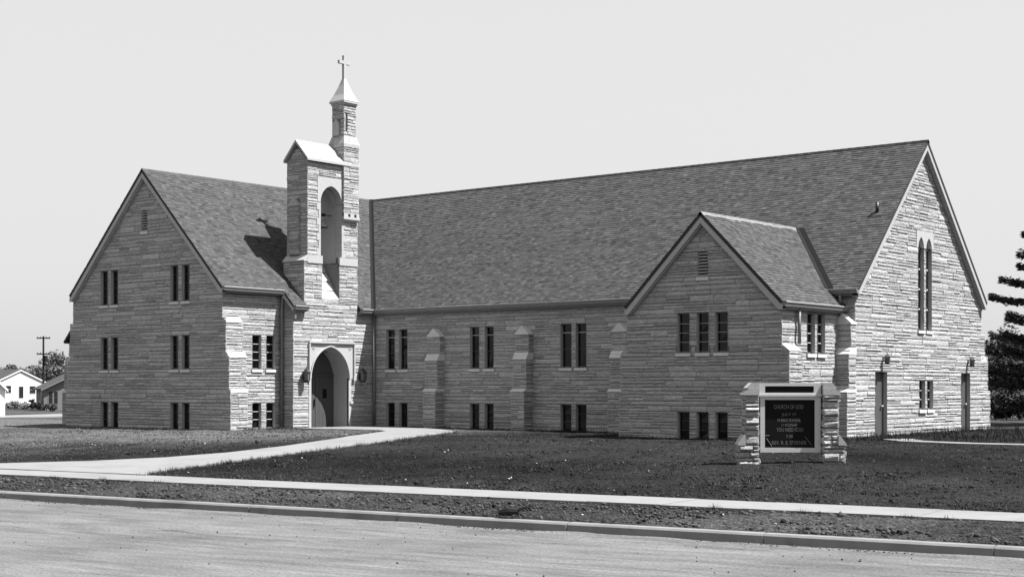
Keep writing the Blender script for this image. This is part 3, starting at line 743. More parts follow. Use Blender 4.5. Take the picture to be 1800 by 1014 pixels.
# gutters: box section with a thin lip
def gutter(a, b, out, parent, h=.13, w_=.12):
    a = Vector(a); b = Vector(b); o = Vector(out); mb = MB(); z = Vector((0, 0, 1))
    mb.prism([a-o*.05-z*(h+.02), a+o*(w_-.03)-z*(h+.02), a+o*w_-z*.02, a-o*.05-z*.02], b-a); g = mb.build('gutter', 'gutter', parent)
    mb = MB(); mb.prism([a+o*(w_-.005)-z*.028, a+o*(w_+.015)-z*.028, a+o*(w_+.015)+z*.004, a+o*(w_-.005)+z*.004], b-a); mb.build('gutter_lip', 'trim', g)
    mb = MB(); mb.prism([a-o*.16-z*(h+.09), a-o*.0-z*(h+.09), a-o*.0-z*(h+.021), a-o*.16-z*(h+.021)], b-a); mb.build('fascia', 'gutter', g)
gutter((XEV, YNE, ZEN), (-28.0, YNE, ZEN), (0, -1, 0), rn); gutter((XSC+(ZSR-ZEN)+.05, YNE, ZEN), (XRR, YNE, ZEN), (0, -1, 0), rn)
gutter((XMV, YLR+.02, ZEL), (XMV, Y1-.02, ZEL), (1, 0, 0), rl); gutter((XEV, Y1, ZEN), (XEV, 40.73, ZEN), (1, 0, 0), rl); gutter((XEV, 43.66, ZEN), (XEV, YNE, ZEN), (1, 0, 0), rl)
gutter((XS_E, YSR+.02, ZES), (XS_E, YN-.05, ZES), (1, 0, 0), rs)
# catslide cheek board
mb = MB(); fprism(mb, FY(Y1+.02), [(XMV, ZEL-.1), (XEV, ZEN-.1), (XEV, ZEN-.24), (XMV, ZEL-.26)], 0, .04); mb.build('rake_board', 'trim', rl)
mb = MB(); fprism(mb, FY(Y1+.06), [(XMV-.1, ZEL-.2), (XEV, ZEN-.2), (XEV-.02, ZEN-.5), (XMV-.1, ZEN-.5)], -.1, 0); mb.build('cheek_board', 'gutter', rl)
# downspouts
def spout(pts, parent, r=.045):
    mb = MB(); mb.tube(pts, r, 8); d = mb.build('downspout', 'gutter', parent, True)
    a = Vector(pts[-1]); b = Vector(pts[-2]) if len(pts) > 1 else a
    for z in np.arange(min(a.z, b.z)+.6, max(a.z, b.z), 1.6):
        k = MB(); k.tube([(b.x, b.y, z-.02), (b.x, b.y, z+.02)], r+.012, 8); k.build('strap', 'gutter', d)
spout([(XE+.12, YN-.12, ZEN-.12), (XE+.12, YN-.12, .05)], rn, .055)
spout([(XMV+.04, YE0-.10, ZEL-.12), (XMV-.02, YE0-.12, ZEL-.35), (XMV-.06, YE0-.12, ZEL-.6), (XMV-.06, YE0-.12, .05)], rl, .055)
spout([(XS1+.12, 41.45, ZES-.12), (XS1+.12, 41.45, 2.95)], rs, .055)
spout([(XR-.42, YNE-.02, ZEN-.1), (XR-.42, YNE-.02, ZES+.02)], rn, .05)
# plumbing vent on the nave roof
vp = (-22.21, 47.1, 7.47)
mb = MB(); mb.tube([(vp[0], vp[1], vp[2]-.05), (vp[0], vp[1], vp[2]+.36)], .06, 10); v = mb.build('vent_pipe', 'iron', rn, True)
mb = MB(); mb.add([(vp[0]-.22, vp[1]-.15, vp[2]-.10), (vp[0]+.22, vp[1]-.15, vp[2]-.10), (vp[0]+.22, vp[1]+.15, vp[2]+.20), (vp[0]-.22, vp[1]+.15, vp[2]+.20)], [(0,1,2,3)]); mb.build('vent_flashing', 'shingle', v)

# ------------------------------------------------------------------ wall lanterns
def lantern(fr, u, z, s=1., arm=.12, parent=church):
    mb = MB(); fbox(mb, fr, u-.05*s, u+.05*s, z-.12*s, z+.14*s, .02, .05); fbox(mb, fr, u-.015, u+.015, z+.12*s, z+.15*s, .05, arm+.1*s); la = mb.build('wall_lantern', 'iron', parent)
    c = fr.p(u, z, arm+.10*s)
    def pt(a, r, dz): return c+fr.U*(r*math.cos(a))+fr.N*(r*math.sin(a))+np.array([0, 0, dz])
    n = 6
    for nm, r0, z0, r1, z1, m in (('lantern_roof', .175*s, .15*s, .03*s, .30*s, 'iron'), ('lantern_base', .09*s, -.24*s, .125*s, -.17*s, 'iron'), ('lamp_glass', .115*s, -.17*s, .14*s, .15*s, 'lamp_glass'), ('finial', .022*s, .30*s, .01*s, .38*s, 'iron')):
        mb = MB(); vs = [pt(2*math.pi*k/n, r0, z0) for k in range(n)]+[pt(2*math.pi*k/n, r1, z1) for k in range(n)]
        mb.add(vs, [(k, (k+1) % n, n+(k+1) % n, n+k) for k in range(n)]+[tuple(range(n-1, -1, -1)), tuple(range(n, 2*n))]); mb.build(nm, m, la)
    for k in range(n):
        mb = MB(); a = 2*math.pi*k/n; mb.tube([pt(a, .125*s, -.18*s), pt(a, .15*s, .16*s)], .014*s, 5); mb.build('cage_bar', 'iron', la)
lantern(fE, 40.62, 2.06, 1.0); lantern(fE, 43.74, 2.06, 1.0)
lantern(fG, 46.60, 2.54, .62); lantern(fG, 53.80, 2.54, .62)

# ------------------------------------------------------------------ stones: the 300 that show largest are parts, the rest one facing
POOL.sort(key=lambda p: -p[3])
for vs, fs, t, _ in POOL[:300]:
    mb = MB(); mb.add(vs, fs, t); mb.build('stone', 'rock', church)
mb = MB()
for vs, fs, t, _ in POOL[300:]: mb.add(vs, fs, t)
o = mb.build('stone_facing', 'rock', church); o['kind'] = 'stuff'

# ------------------------------------------------------------------ ground
cS, sS = math.cos(STREET), math.sin(STREET)
def sn(x, y): return x*cS+y*sS, -x*sS+y*cS
def xy(s, n): return s*cS-n*sS, s*sS+n*cS
N_KF, N_KB, N_W0, N_W1 = 21.25, 21.42, 23.75, 25.35
Z_ST, Z_K = -.73, -.56
PATH = [((-43.21, 40.15), (-43.21, 44.4)), ((-41.5, 40.25), (-41.6, 44.1)), ((-39.84, 40.4), (-40, 43.6)), ((-38.6, 40.15), (-37.6, 42.4)), ((-37.68, 39.46), (-35.4, 40.75)),
        ((-36.1, 36.9), (-33.8, 37.8)), ((-34.32, 33.91), (-32.03, 34.11)), ((-33.0, 30.25), (-31.1, 30.7)), ((-32.45, 27.65), (-30.5, 28.2)), ((-32.6, 25.6), (-29.8, 25.4)), ((-33.5, 23.8), (-29.3, 23.6)), ((-35.0, 22.3), (-28.9, 22.6)), ((-37.2, 20.9), (-28.65, 21.95))]
def zbase(s, n, x, y, under=False):
    t = n-N_W1
    z = np.where(t > 0, -.42+.43*np.clip(t/13, 0, 1)**.95, 0)
    z = np.where((n <= N_W1) & (n > N_W0), -.44, z)
    z = np.where((n <= N_W0) & (n > N_KB), -.555+.10*(n-N_KB)/(N_W0-N_KB), z)
    z = np.where(n <= N_KB, Z_ST, z)
    if under: z = np.where(n <= N_KB-.05, Z_ST-.12, z)
    d = np.hypot(x, y); f = np.clip((d-75)/55, 0, 1); f = f*f*(3-2*f)
    return z-.75*f*(n > N_W1)
def lattice(x, y, sc, seed):
    g = np.random.default_rng(seed).random((256, 256)); X = x/sc; Y = y/sc
    i = np.floor(X).astype(int); j = np.floor(Y).astype(int); fx = X-i; fy = Y-j; fx = fx*fx*(3-2*fx); fy = fy*fy*(3-2*fy)
    a = g[i % 256, j % 256]; b = g[(i+1) % 256, j % 256]; c = g[i % 256, (j+1) % 256]; d = g[(i+1) % 256, (j+1) % 256]
    return (a*(1-fx)+b*fx)*(1-fy)+(c*(1-fx)+d*fx)*fy-.5
def inpoly(x, y, poly):
    r = np.zeros(x.shape, bool); n = len(poly)
    for k in range(n):
        (x1, y1), (x2, y2) = poly[k], poly[(k+1) % n]
        if y1 == y2: continue
        r ^= ((y1 > y) != (y2 > y)) & (x < (x2-x1)*(y-y1)/(y2-y1)+x1)
    return r
PPOLY = [p[0] for p in PATH]+[p[1] for p in PATH[::-1]]
def spread(a, b, st, far, grow=1.35):
    v = list(np.arange(a, b, st)); d = st; x = b; 
    while x < far: v.append(x); d *= grow; x += d
    v.append(far); d = st; x = a-st; lo = []
    while x > -far: lo.append(x); d *= grow; x -= d
    return np.array([-far]+lo[::-1]+v)
SS = spread(-52, 3, .16, 3000); 
NNa = np.concatenate([np.arange(N_KB-.6, 34, .12), np.arange(34, 48, .2)])
far_n = []; d = .3; x = 48.
while x < 3000: far_n.append(x); d *= 1.3; x += d
lo_n = []; d = .3; x = N_KB-.7
while x > -3000: lo_n.append(x); d *= 1.4; x -= d
NN = np.array([-3000]+lo_n[::-1]+list(NNa)+far_n+[3000])
S_, N_ = np.meshgrid(SS, NN); X_, Y_ = xy(S_, N_)
Zg = zbase(S_, N_, X_, Y_, True)
near = (S_ > -70) & (S_ < 10) & (N_ > N_KB+.03) & (N_ < 60)
bumps = .05*lattice(X_, Y_, .9, 1)+.045*lattice(X_, Y_, .33, 2)+.035*lattice(X_, Y_, .17, 3)
verge = (N_ > N_KB) & (N_ < N_W0)
amp = np.where(verge, 1.0, .75)*np.clip((N_-N_KB)/.25, 0, 1)
amp = np.where(N_ > N_W1, amp*np.clip((N_-N_W1)/.3, .25, 1), np.where(verge, amp*np.clip((N_W0-N_)/.3, .3, 1), amp))
Zg = Zg+np.where(near, bumps*amp, 0)
# rough heap of turned soil along the verge, further along the street
Zg += np.where(verge & near, .10*np.exp(-((N_-22.9)/.5)**2)*np.clip((S_+11)/6, 0, 1)*(.6+lattice(X_, Y_, .6, 8)), 0)
inp = inpoly(X_, Y_, PPOLY)
Zg = np.where(inp | ((N_ > N_W0) & (N_ < N_W1)), Zg-.10, Zg)
tint = 1+1.1*lattice(X_, Y_, 5.5, 5)+.6*lattice(X_, Y_, 1.1, 6)+.5*lattice(S_*.4, N_, 1.3, 16)
# drier, paler earth left of the church path and on the verge
left_dry = np.clip((-33.0-X_-.25*(36-Y_))/5, 0, 1)*(N_ > N_W1)*(Y_ < 44)
tint *= 1+3.6*left_dry
tint = np.where(verge, tint*2.4, tint)
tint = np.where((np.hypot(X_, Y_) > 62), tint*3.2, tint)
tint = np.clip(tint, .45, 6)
nr, nc = S_.shape
V = np.stack([X_, Y_, Zg], -1).reshape(-1, 3)
idx = np.arange(nr*nc).reshape(nr, nc)
F = np.stack([idx[:-1, :-1], idx[:-1, 1:], idx[1:, 1:], idx[1:, :-1]], -1).reshape(-1, 4)
def npmesh(name, V, F, m, tint=None, smooth=False, parent=None):
    me = bpy.data.meshes.new(name); k = F.shape[1]
    me.vertices.add(len(V)); me.vertices.foreach_set('co', V.astype(np.float32).ravel())
    me.loops.add(F.size); me.loops.foreach_set('vertex_index', F.astype(np.int32).ravel())
    me.polygons.add(len(F)); me.polygons.foreach_set('loop_start', np.arange(0, F.size, k, dtype=np.int32)); me.polygons.foreach_set('loop_total', np.full(len(F), k, np.int32))
    if smooth: me.polygons.foreach_set('use_smooth', np.ones(len(F), bool))
    me.update(calc_edges=True); me.validate()
    a = me.attributes.new('tint', 'FLOAT', 'POINT'); a.data.foreach_set('value', (np.ones(len(V)) if tint is None else tint).astype(np.float32).ravel())
    me.materials.append(MATS[m]); o = bpy.data.objects.new(name, me); col.objects.link(o)
    if parent is not None: o.parent = parent
    return o
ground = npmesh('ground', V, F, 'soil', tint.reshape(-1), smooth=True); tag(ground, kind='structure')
def gz(x, y):
    x = np.asarray(x, float); y = np.asarray(y, float); s, n = sn(x, y); return zbase(s, n, x, y)

# road of packed pale gravel with wheel ruts
rs_ = np.concatenate([np.linspace(-900, -46, 30), np.arange(-45, 6, .2), np.linspace(7, 700, 25)]); rn_ = np.arange(9.0, N_KF+.13, .15)
A_, B_ = np.meshgrid(rs_, rn_); X2, Y2 = xy(A_, B_)
Z2 = Z_ST+.004+.012*lattice(A_, B_*4, 1.6, 21)+.008*lattice(X2, Y2, .35, 22)
Z2 += .035*np.clip((B_-20.4)/.8, 0, 1)*(.5+lattice(A_, B_, .8, 23))
RUTS = ((17.75, .13, .060, -27.5, -14), (17.1, .10, .035, -26, -10), (20.45, .12, .035, -16, -7), (19.7, .10, .02, -20, -2), (20.75, .10, .03, -21, -4), (18.8, .1, .025, -24, -16), (19.2, .1, .03, -10, -3))
for n0, wd, hgt, s0, s1 in RUTS:
    Z2 += hgt*np.exp(-((B_-n0-.25*lattice(A_, A_*0, 5., 31))/wd)**2)*np.clip((A_-s0)/3, 0, 1)*np.clip((s1-A_)/3, 0, 1)*(.6+1.2*lattice(A_, B_, .5, 33))
rt = np.ones_like(A_); 
for n0, wd, hgt, s0, s1 in RUTS: rt -= 9.*hgt*np.exp(-((B_-n0-.25*lattice(A_, A_*0, 5., 31))/(wd*.7))**2)*np.clip((A_-s0)/3, 0, 1)*np.clip((s1-A_)/3, 0, 1)*np.clip(.45+1.6*lattice(A_, B_, .45, 33), 0, 1)
rt = np.clip(rt+.12*lattice(A_*.25, B_*3, 1., 44), .3, 1.4)
ix = np.arange(A_.size).reshape(A_.shape)
road = npmesh('road', np.stack([X2, Y2, Z2], -1).reshape(-1, 3), np.stack([ix[:-1, :-1], ix[:-1, 1:], ix[1:, 1:], ix[1:, :-1]], -1).reshape(-1, 4), 'road', rt.reshape(-1), smooth=True); tag(road, kind='structure')

# kerb of cast segments
kb = MB(); a = xy(-600, N_KF+.02); b = xy(400, N_KF+.02); c = xy(400, N_KB-.02); d = xy(-600, N_KB-.02)
kb.prism([(*a, Z_ST-.2), (*b, Z_ST-.2), (*c, Z_ST-.2), (*d, Z_ST-.2)], (0, 0, .34)); kerb = kb.build('kerb', 'kerb'); tag(kerb, kind='structure')
def kseg(s0, s1, parent):
    mb = MB(); j = rng.uniform(-.012, .012); n = 10; vs = []; fs = []
    for k in range(n+1):
        s = s0+(s1-s0)*k/n; w1 = .006*lattice(np.array([s*3]), np.array([0.]), 1., 41)[0]
        prof = [(N_KF-.02+j+w1, Z_ST-.15), (N_KF+j+w1, Z_K-.035), (N_KF+.03+j, Z_K-.004), (N_KB-.02+j, Z_K+.004), (N_KB+j, Z_K-.02), (N_KB+j, Z_ST-.15)]
        vs += [(*xy(s, n_), z) for n_, z in prof]
    m = 6
    for k in range(n): fs += [(k*m+i, k*m+i+1, (k+1)*m+i+1, (k+1)*m+i) for i in range(m-1)]
    fs += [tuple(range(m)), tuple(range(n*m+m-1, n*m-1, -1))]
    mb.add(vs, fs); mb.build('kerb_stone', 'kerb', parent)
for k in range(-1, 9): kseg(-5.35-3.41*(k+1)+.012, -5.35-3.41*k-.012, kerb)
# sidewalk of cast slabs
sb = MB(); a = xy(-500, N_W0+.05); b = xy(300, N_W0+.05); c = xy(300, N_W1-.05); d = xy(-500, N_W1-.05)
sb.prism([(*a, -.7), (*b, -.7), (*c, -.7), (*d, -.7)], (0, 0, .25)); side = sb.build('sidewalk', 'concrete'); tag(side, kind='structure')
for k in range(-2, 24):
    s0 = -1.5*k-1.2; mb = MB(); j = rng.uniform(-.004, .004); a = xy(s0-1.5+.005, N_W0); b = xy(s0-.005, N_W0); c = xy(s0-.005, N_W1); d = xy(s0-1.5+.005, N_W1)
    mb.prism([(*a, -.56), (*b, -.56), (*c, -.56), (*d, -.56)], (0, 0, .145+j)); mb.build('slab', 'concrete', side)
# church path
def strip(name, pairs, m, lift=.035, n=8):
    mb = MB(); L = []; Rr = []
    for (p, q), (p2, q2) in zip(pairs[:-1], pairs[1:]):
        for k in range(n):
            f = k/n; L.append((p[0]*(1-f)+p2[0]*f, p[1]*(1-f)+p2[1]*f)); Rr.append((q[0]*(1-f)+q2[0]*f, q[1]*(1-f)+q2[1]*f))
    L.append(pairs[-1][0]); Rr.append(pairs[-1][1]); vs = []
    for a, b in zip(L, Rr):
        for p, dz in ((a, -.15), (a, lift), (b, lift), (b, -.15)):
            z = float(gz(p[0], p[1]))+dz; 
            if dz > 0: z = max(z, -.40)
            vs.append((p[0], p[1], z))
    fs = []
    for k in range(len(L)-1): fs += [(k*4+i, k*4+i+1, k*4+4+i+1, k*4+4+i) for i in range(3)]
    mb.add(vs, fs); return tag(mb.build(name, m), kind='structure')
strip('church_path', PATH, 'concrete')
strip('side_path', [((-19.6, 44.0), (-20.2, 43.2)), ((-18.6, 42.6), (-19.0, 41.9)), ((-16.8, 42.0), (-16.9, 41.2)), ((-13.0, 42.1), (-13.0, 41.3)), ((-4.0, 42.6), (-4, 41.8))], 'concrete', .03)
strip('driveway', [((-84, 47.5), (-92, 45.0)), ((-88, 58.0), (-95, 60.0)), ((-96, 75.0), (-102, 77.0))], 'concrete', .05)

# ------------------------------------------------------------------ clods, sprouting grass, pebbles
ICO = None
def ico():
    t = (1+5**.5)/2; v = np.array([(-1,t,0),(1,t,0),(-1,-t,0),(1,-t,0),(0,-1,t),(0,1,t),(0,-1,-t),(0,1,-t),(t,0,-1),(t,0,1),(-t,0,-1),(-t,0,1)], float); v /= np.linalg.norm(v[0])
    f = np.array([(0,11,5),(0,5,1),(0,1,7),(0,7,10),(0,10,11),(1,5,9),(5,11,4),(11,10,2),(10,7,6),(7,1,8),(3,9,4),(3,4,2),(3,2,6),(3,6,8),(3,8,9),(4,9,5),(2,4,11),(6,2,10),(8,6,7),(9,8,1)])
    return v, f
IV, IF = ico()
def scatter_lumps(name, x, y, r, m, tint, sink=.3, kind='stuff', zadd=0.):
    n = len(x); z = gz(x, y)+zadd
    d = 1+rng.uniform(-.35, .35, (n, 12, 1)); sc = rng.uniform(.6, 1.3, (n, 1, 3)); sc[..., 2] *= .75
    V = IV[None]*d*sc*r[:, None, None]+np.stack([x, y, z+r*(.6-sink)], -1)[:, None, :]
    F = (IF[None]+(np.arange(n)*12)[:, None, None]).reshape(-1, 3)
    o = npmesh(name, V.reshape(-1, 3), F, m, np.repeat(tint, 12)); tag(o, kind=kind); return o
def sample(n, s0, s1, n0, n1, power=1.):
    s = rng.uniform(s0, s1, n); q = n0+(n1-n0)*rng.random(n)**power; return xy(s, q)
def clear(x, y):
    s, n = sn(x, y)
    k = ~inpoly(x, y, PPOLY) & ~((n > N_W0-.005) & (n < N_W1+.005))
    k &= ~((x > XL0-.6) & (x < XL1+.5) & (y > YL-.1)) & ~((x > XE-.2) & (x < XR+.1) & (y > YN-.7)) & ~((x > XS0-.4) & (x < XS1+.4) & (y > YS-.1))
    return k
xs, ys = [], []
for args in ((9000, -40, 0, N_KB+.08, N_W0-.05, 1), (13000, -45, 0, N_W1+.05, 41, 1.7), (700, -36, 0, N_W0-.1, N_W0-.01, 1), (500, -36, 0, N_W1+.01, N_W1+.12, 1)):
    a, b = sample(*args); xs.append(a); ys.append(b)
x = np.concatenate(xs); y = np.concatenate(ys); k = clear(x, y); x, y = x[k], y[k]
s, n = sn(x, y); rr = rng.gamma(1.5, .0075, len(x))+.008; rr = np.where(n < N_W0, rr*1.0, rr*.9); rr = np.clip(rr, .008, .05)
heap = (n < N_W0) & (s > -9); rr = np.where(heap, rr*1.2, rr)
tn = np.where(n < N_W0, 1.7, 1.0)*rng.uniform(.3, 2.0, len(x)); tn *= 1+1.6*np.clip((-33.0-x-.25*(36-y))/5, 0, 1)*(n > N_W1)
o = scatter_lumps('soil_clods', x, y, rr, 'clod', tn); tag(o, 'loose clods of dark turned soil', None)
# pale pebbles and scraps
x, y = sample(80, -42, -2, N_KB+.1, 42, 1.3); k = clear(x, y); x, y = x[k], y[k]
o = scatter_lumps('pebbles', x, y, rng.uniform(.012, .032, len(x)), 'pebble', rng.uniform(.5, 1.3, len(x)), .2)
# gravel crumbs on the road
x, y = sample(200, -32, 0, 14.5, N_KF-.05, .7); x2, y2 = sample(1500, -34, 0, N_KF-.3, N_KF-.02, .45); x = np.concatenate([x, x2]); y = np.concatenate([y, y2]) 
o = scatter_lumps('road_gravel', x, y, rng.uniform(.006, .018, len(x)), 'clod', rng.uniform(1., 4., len(x)), .1, zadd=.01)
# a few lumps tracked onto the sidewalk edge and kerb
def blades(name, x, y, h, m, tint, lean=.5, wid=.006, per=4):
    n = len(x); z = gz(x, y); k = n*per
    X = np.repeat(x, per)+rng.normal(0, .03, k); Y = np.repeat(y, per)+rng.normal(0, .03, k); Z = np.repeat(z, per); H = np.repeat(h, per)*rng.uniform(.5, 1.2, k)
    a = rng.uniform(0, 2*math.pi, k); l = rng.uniform(0, lean, k)*H; w_ = wid*rng.uniform(.6, 1.6, k)
    tip = np.stack([X+l*np.cos(a), Y+l*np.sin(a), Z+H], -1); b = a+rng.uniform(0, 3.1, k)
    p = np.stack([X-w_*np.cos(b), Y-w_*np.sin(b), Z-.03], -1); q = np.stack([X+w_*np.cos(b), Y+w_*np.sin(b), Z-.03], -1)
    V = np.stack([p, q, tip], 1).reshape(-1, 3); F = np.arange(3*k).reshape(-1, 3)
    return tag(npmesh(name, V, F, m, np.repeat(np.repeat(tint, per), 3)), kind='stuff')
x, y = sample(30000, -48, 0, N_W1+.1, 46, 1.3); k = clear(x, y); x, y = x[k], y[k]
g1 = blades('young_grass', x, y, rng.uniform(.012, .045, len(x)), 'grass', rng.choice([.3, .6, 1.0, 1.6, 3.2], len(x))*(1+1.6*np.clip((-33.0-x-.25*(36-y))/5, 0, 1)), .9, .012)
xs, ys, hs = [], [], []
def along(p, q, n, jit, h0, h1):
    t = rng.random(n); xs.append(p[0]+(q[0]-p[0])*t+rng.normal(0, jit, n)); ys.append(p[1]+(q[1]-p[1])*t+rng.normal(0, jit, n)); hs.append(rng.uniform(h0, h1, n))
for (p, p2) in zip(PATH[4:-1], PATH[5:]):
    along(p[0], p2[0], 90, .08, .04, .14); along(p[1], p2[1], 90, .08, .04, .14)
along((XR+.35, 44.2), (XR+.35, 55.5), 320, .14, .06, .28); along((XR+.9, 44), (XR+.7, 56), 260, .3, .04, .16)
along((-43.0, 37.4), (-43.2, 40.0), 160, .12, .05, .16); along((-42, YN-.35), (-28.5, YN-.35), 420, .2, .05, .16); along((-28, YS-.3), (-22.2, YS-.3), 200, .15, .04, .12); along((-52, YL-.3), (-44, YL-.3), 160, .2, .03, .1)
for k in range(26):
    s = rng.uniform(-30, -2); n = rng.choice([N_W0-.06, N_W1+.06, N_KB+.05]); a = xy(s, n); along(a, (a[0]+.2, a[1]+.03), 10, .03, .04, .12)
x = np.concatenate(xs); y = np.concatenate(ys); h = np.concatenate(hs); k = ~inpoly(x, y, PPOLY)
g2 = blades('tall_grass', x[k], y[k], h[k], 'grass', rng.uniform(.7, 2.2, k.sum()), .6, .006, 6)
x, y = sample(16000, -34, 10, 44, 75, 1); k = (x > XR+.6); x, y = x[k], y[k]
g3 = blades('field_grass', x, y, rng.uniform(.06, .22, len(x)), 'grass', rng.uniform(.6, 1.6, len(x)), .7, .012, 4)
# dark lump of rotten wood on the verge, a stone further along
db = MB(); p = xy(*sn(-15.85, 19.62)); z0 = -.50
db.tube([(p[0]-.22, p[1]-.03, z0+.03), (p[0]-.05, p[1], z0+.06), (p[0]+.14, p[1]+.03, z0+.07)], [.05, .075, .045], 7); st = db.build('wood_chunk', 'wood_dark')
db = MB(); db.tube([(p[0]+.10, p[1]+.02, z0+.07), (p[0]+.24, p[1]+.05, z0+.13), (p[0]+.36, p[1]+.07, z0+.15)], [.03, .02, .008], 6); db.build('twig', 'wood_dark', st)
tag(st, 'small dark chunk of wood with a twig lying on the soil verge by the kerb', 'wood')

# ------------------------------------------------------------------ notice board on stone piers
SA = R(39.0); SC = (-17.06, 31.55); SZ = -.22
fB = Frame((SC[0], SC[1], SZ), (math.cos(SA), math.sin(SA)), (math.sin(SA), -math.cos(SA)))
sign = empty('notice_board', (SC[0], SC[1], SZ)); bpy.context.view_layer.update()
tag(sign, 'white framed black letter board between two stepped rock-faced stone piers on the lawn', 'sign')
def pu(p): return (p-1389.5)/75.3
def pz(v): return (818-v)/75.3
def pier(sg):
    # sg -1 left, +1 right; inner face at ui
    ui = pu(1332) if sg < 0 else pu(1444.5); uo = pu(1297) if sg < 0 else pu(1483); um = pu(1307) if sg < 0 else pu(1472)
    a0, a1 = sorted((ui, uo)); b0, b1 = sorted((ui, um)); DF, DBk = .17, -.30
    core = MB(); fbox(core, fB, a0+.02, a1-.02, -.2, .50, DBk, DF-.03); fbox(core, fB, b0+.02, b1-.02, .50, 1.68, DBk, DF-.03); pr = core.build('pier', 'mortar', sign)
    def sink_for(fr, pd):
        def add(q):
            r = stone(fr, q, pd, pool=False, rough=1.9)
            if r: mb = MB(); mb.add(*r); mb.build('stone', 'rock', pr)
        return add
    kw = dict(lmin=.18, lmax=.42, split=.35)
    for (za, zb, u0, u1) in ((-.12, .50, a0, a1), (.50, 1.67, b0, b1)):
        facing(fB.off(DF-.03), za, zb, const(u0, u1), sink=sink_for(fB.off(DF-.03), .05), **kw)
        for uu, nn in ((u0, -1), (u1, 1)):
            O = fB.p(uu-nn*.02, 0, 0); f2 = Frame(O, fB.N[:2], (fB.U*nn)[:2]); f2.O = np.array(O)
            facing(f2, za, zb, const(DBk, DF), sink=sink_for(f2, .05), **kw)
        f2 = Frame(fB.p(0, 0, DBk), fB.U[:2], (-fB.N)[:2]); facing(f2, za, zb, const(u0, u1), sink=sink_for(f2, .05), **kw)
    o = uo+sg*.03
    s = MB(); fprism(s, fB, [(um-sg*.01, .50), (o, .50), (o, .53), (um+sg*.02, .74), (um-sg*.01, .74)], DBk-.03, DF+.03); s.build('weathering_slab', 'dressed', pr)
    t1 = um+sg*.045
    s = MB(); fprism(s, fB, [(ui, 1.67), (t1, 1.67), (t1, 1.695), (um-sg*.09, 1.82), (ui, 1.82)], DBk-.03, DF+.025); s.build('cap_stone', 'dressed', pr)
    s = MB(); fprism(s, fB, [(ui, 1.823), (um-sg*.04, 1.823), (um-sg*.04, 1.84), (um-sg*.16, 1.96), (ui, 1.96)], DBk-.02, DF+.01); s.build('cap_stone', 'dressed', pr)
pier(-1); pier(1)
def board(u0, u1, v0, v1, iu0, iu1, iv0, iv1, d0, d1, name, pname):
    a, b, c, d = pu(u0), pu(u1), pz(v1), pz(v0); e, f, g, h = pu(iu0), pu(iu1), pz(iv1), pz(iv0)
    mb = MB()
    for q in ((a, e, c, d), (f, b, c, d), (e, f, c, g), (e, f, h, d)): fbox(mb, fB, q[0], q[1], q[2], q[3], d0, d1)
    fr = mb.build(name, 'sign_white', sign)
    mb = MB(); fbox(mb, fB, e, f, g, h, d0, d1-.035); return mb.build(pname, 'sign_black', sign), d1-.035
hp, _ = board(1334, 1442.5, 671, 691, 1344, 1430, 676.5, 688, -.12, .05, 'header_frame', 'header_panel')
mb = MB(); fbox(mb, fB, pu(1332), pu(1444), pz(694.5), pz(691), -.14, .09); mb.build('ledge', 'sign_white', sign)
bp, df = board(1335.5, 1442, 694.5, 793, 1343.5, 1431.5, 700.5, 785, -.12, .06, 'board_frame', 'letter_board')
def text_line(txt, uc, vc, width, height):
    c = bpy.data.curves.new('txt', 'FONT'); c.body = txt; c.align_x = 'CENTER'; c.align_y = 'CENTER'; c.size = 1.0; c.extrude = .0
    t = bpy.data.objects.new('txt', c); col.objects.link(t); bpy.context.view_layer.update()
    me = bpy.data.meshes.new_from_object(t.evaluated_get(bpy.context.evaluated_depsgraph_get())); bpy.data.objects.remove(t)
    co = np.array([v.co[:] for v in me.vertices]); mn, mx = co.min(0), co.max(0); w0 = mx[0]-mn[0]; h0 = mx[1]-mn[1]
    co[:, 0] = (co[:, 0]-(mn[0]+mx[0])/2)*(width/75.3)/w0; co[:, 1] = (co[:, 1]-(mn[1]+mx[1])/2)*(height/75.3)/h0
    for v, p in zip(me.vertices, co): v.co = Vector(fB.p(pu(uc)+p[0], pz(vc)+p[1], df+.004))
    me.materials.clear(); me.materials.append(MATS['sign_letter']); o = bpy.data.objects.new('lettering', me); col.objects.link(o); o.parent = bp; o.matrix_parent_inverse = bp.matrix_world.inverted()
bpy.context.view_layer.update()
for t in (('CHURCH OF GOD', 1386, 713, 52, 7), ('JULY 17', 1386.5, 727, 25, 6), ('10 BIBLE SCHOOL', 1386.5, 736.5, 41, 5), ('11 WORSHIP', 1387, 745, 27, 5), ('YOU NEED GOD!', 1388, 753.2, 47, 6.5), ('7:30', 1387, 765, 12, 5), ('REV. R. E. STERNER', 1387, 776, 61, 6.5)): text_line(*t)
for (a, b) in (((1346.5, 768), (1356, 782)), ((1414, 764.5), (1426, 780)), ((1345, 763.5), (1352, 763.5))):
    mb = MB(); mb.tube([fB.p(pu(a[0]), pz(a[1]), df+.006), fB.p(pu(b[0]), pz(b[1]), df+.006)], .006, 5); mb.build('stroke', 'sign_letter', bp)

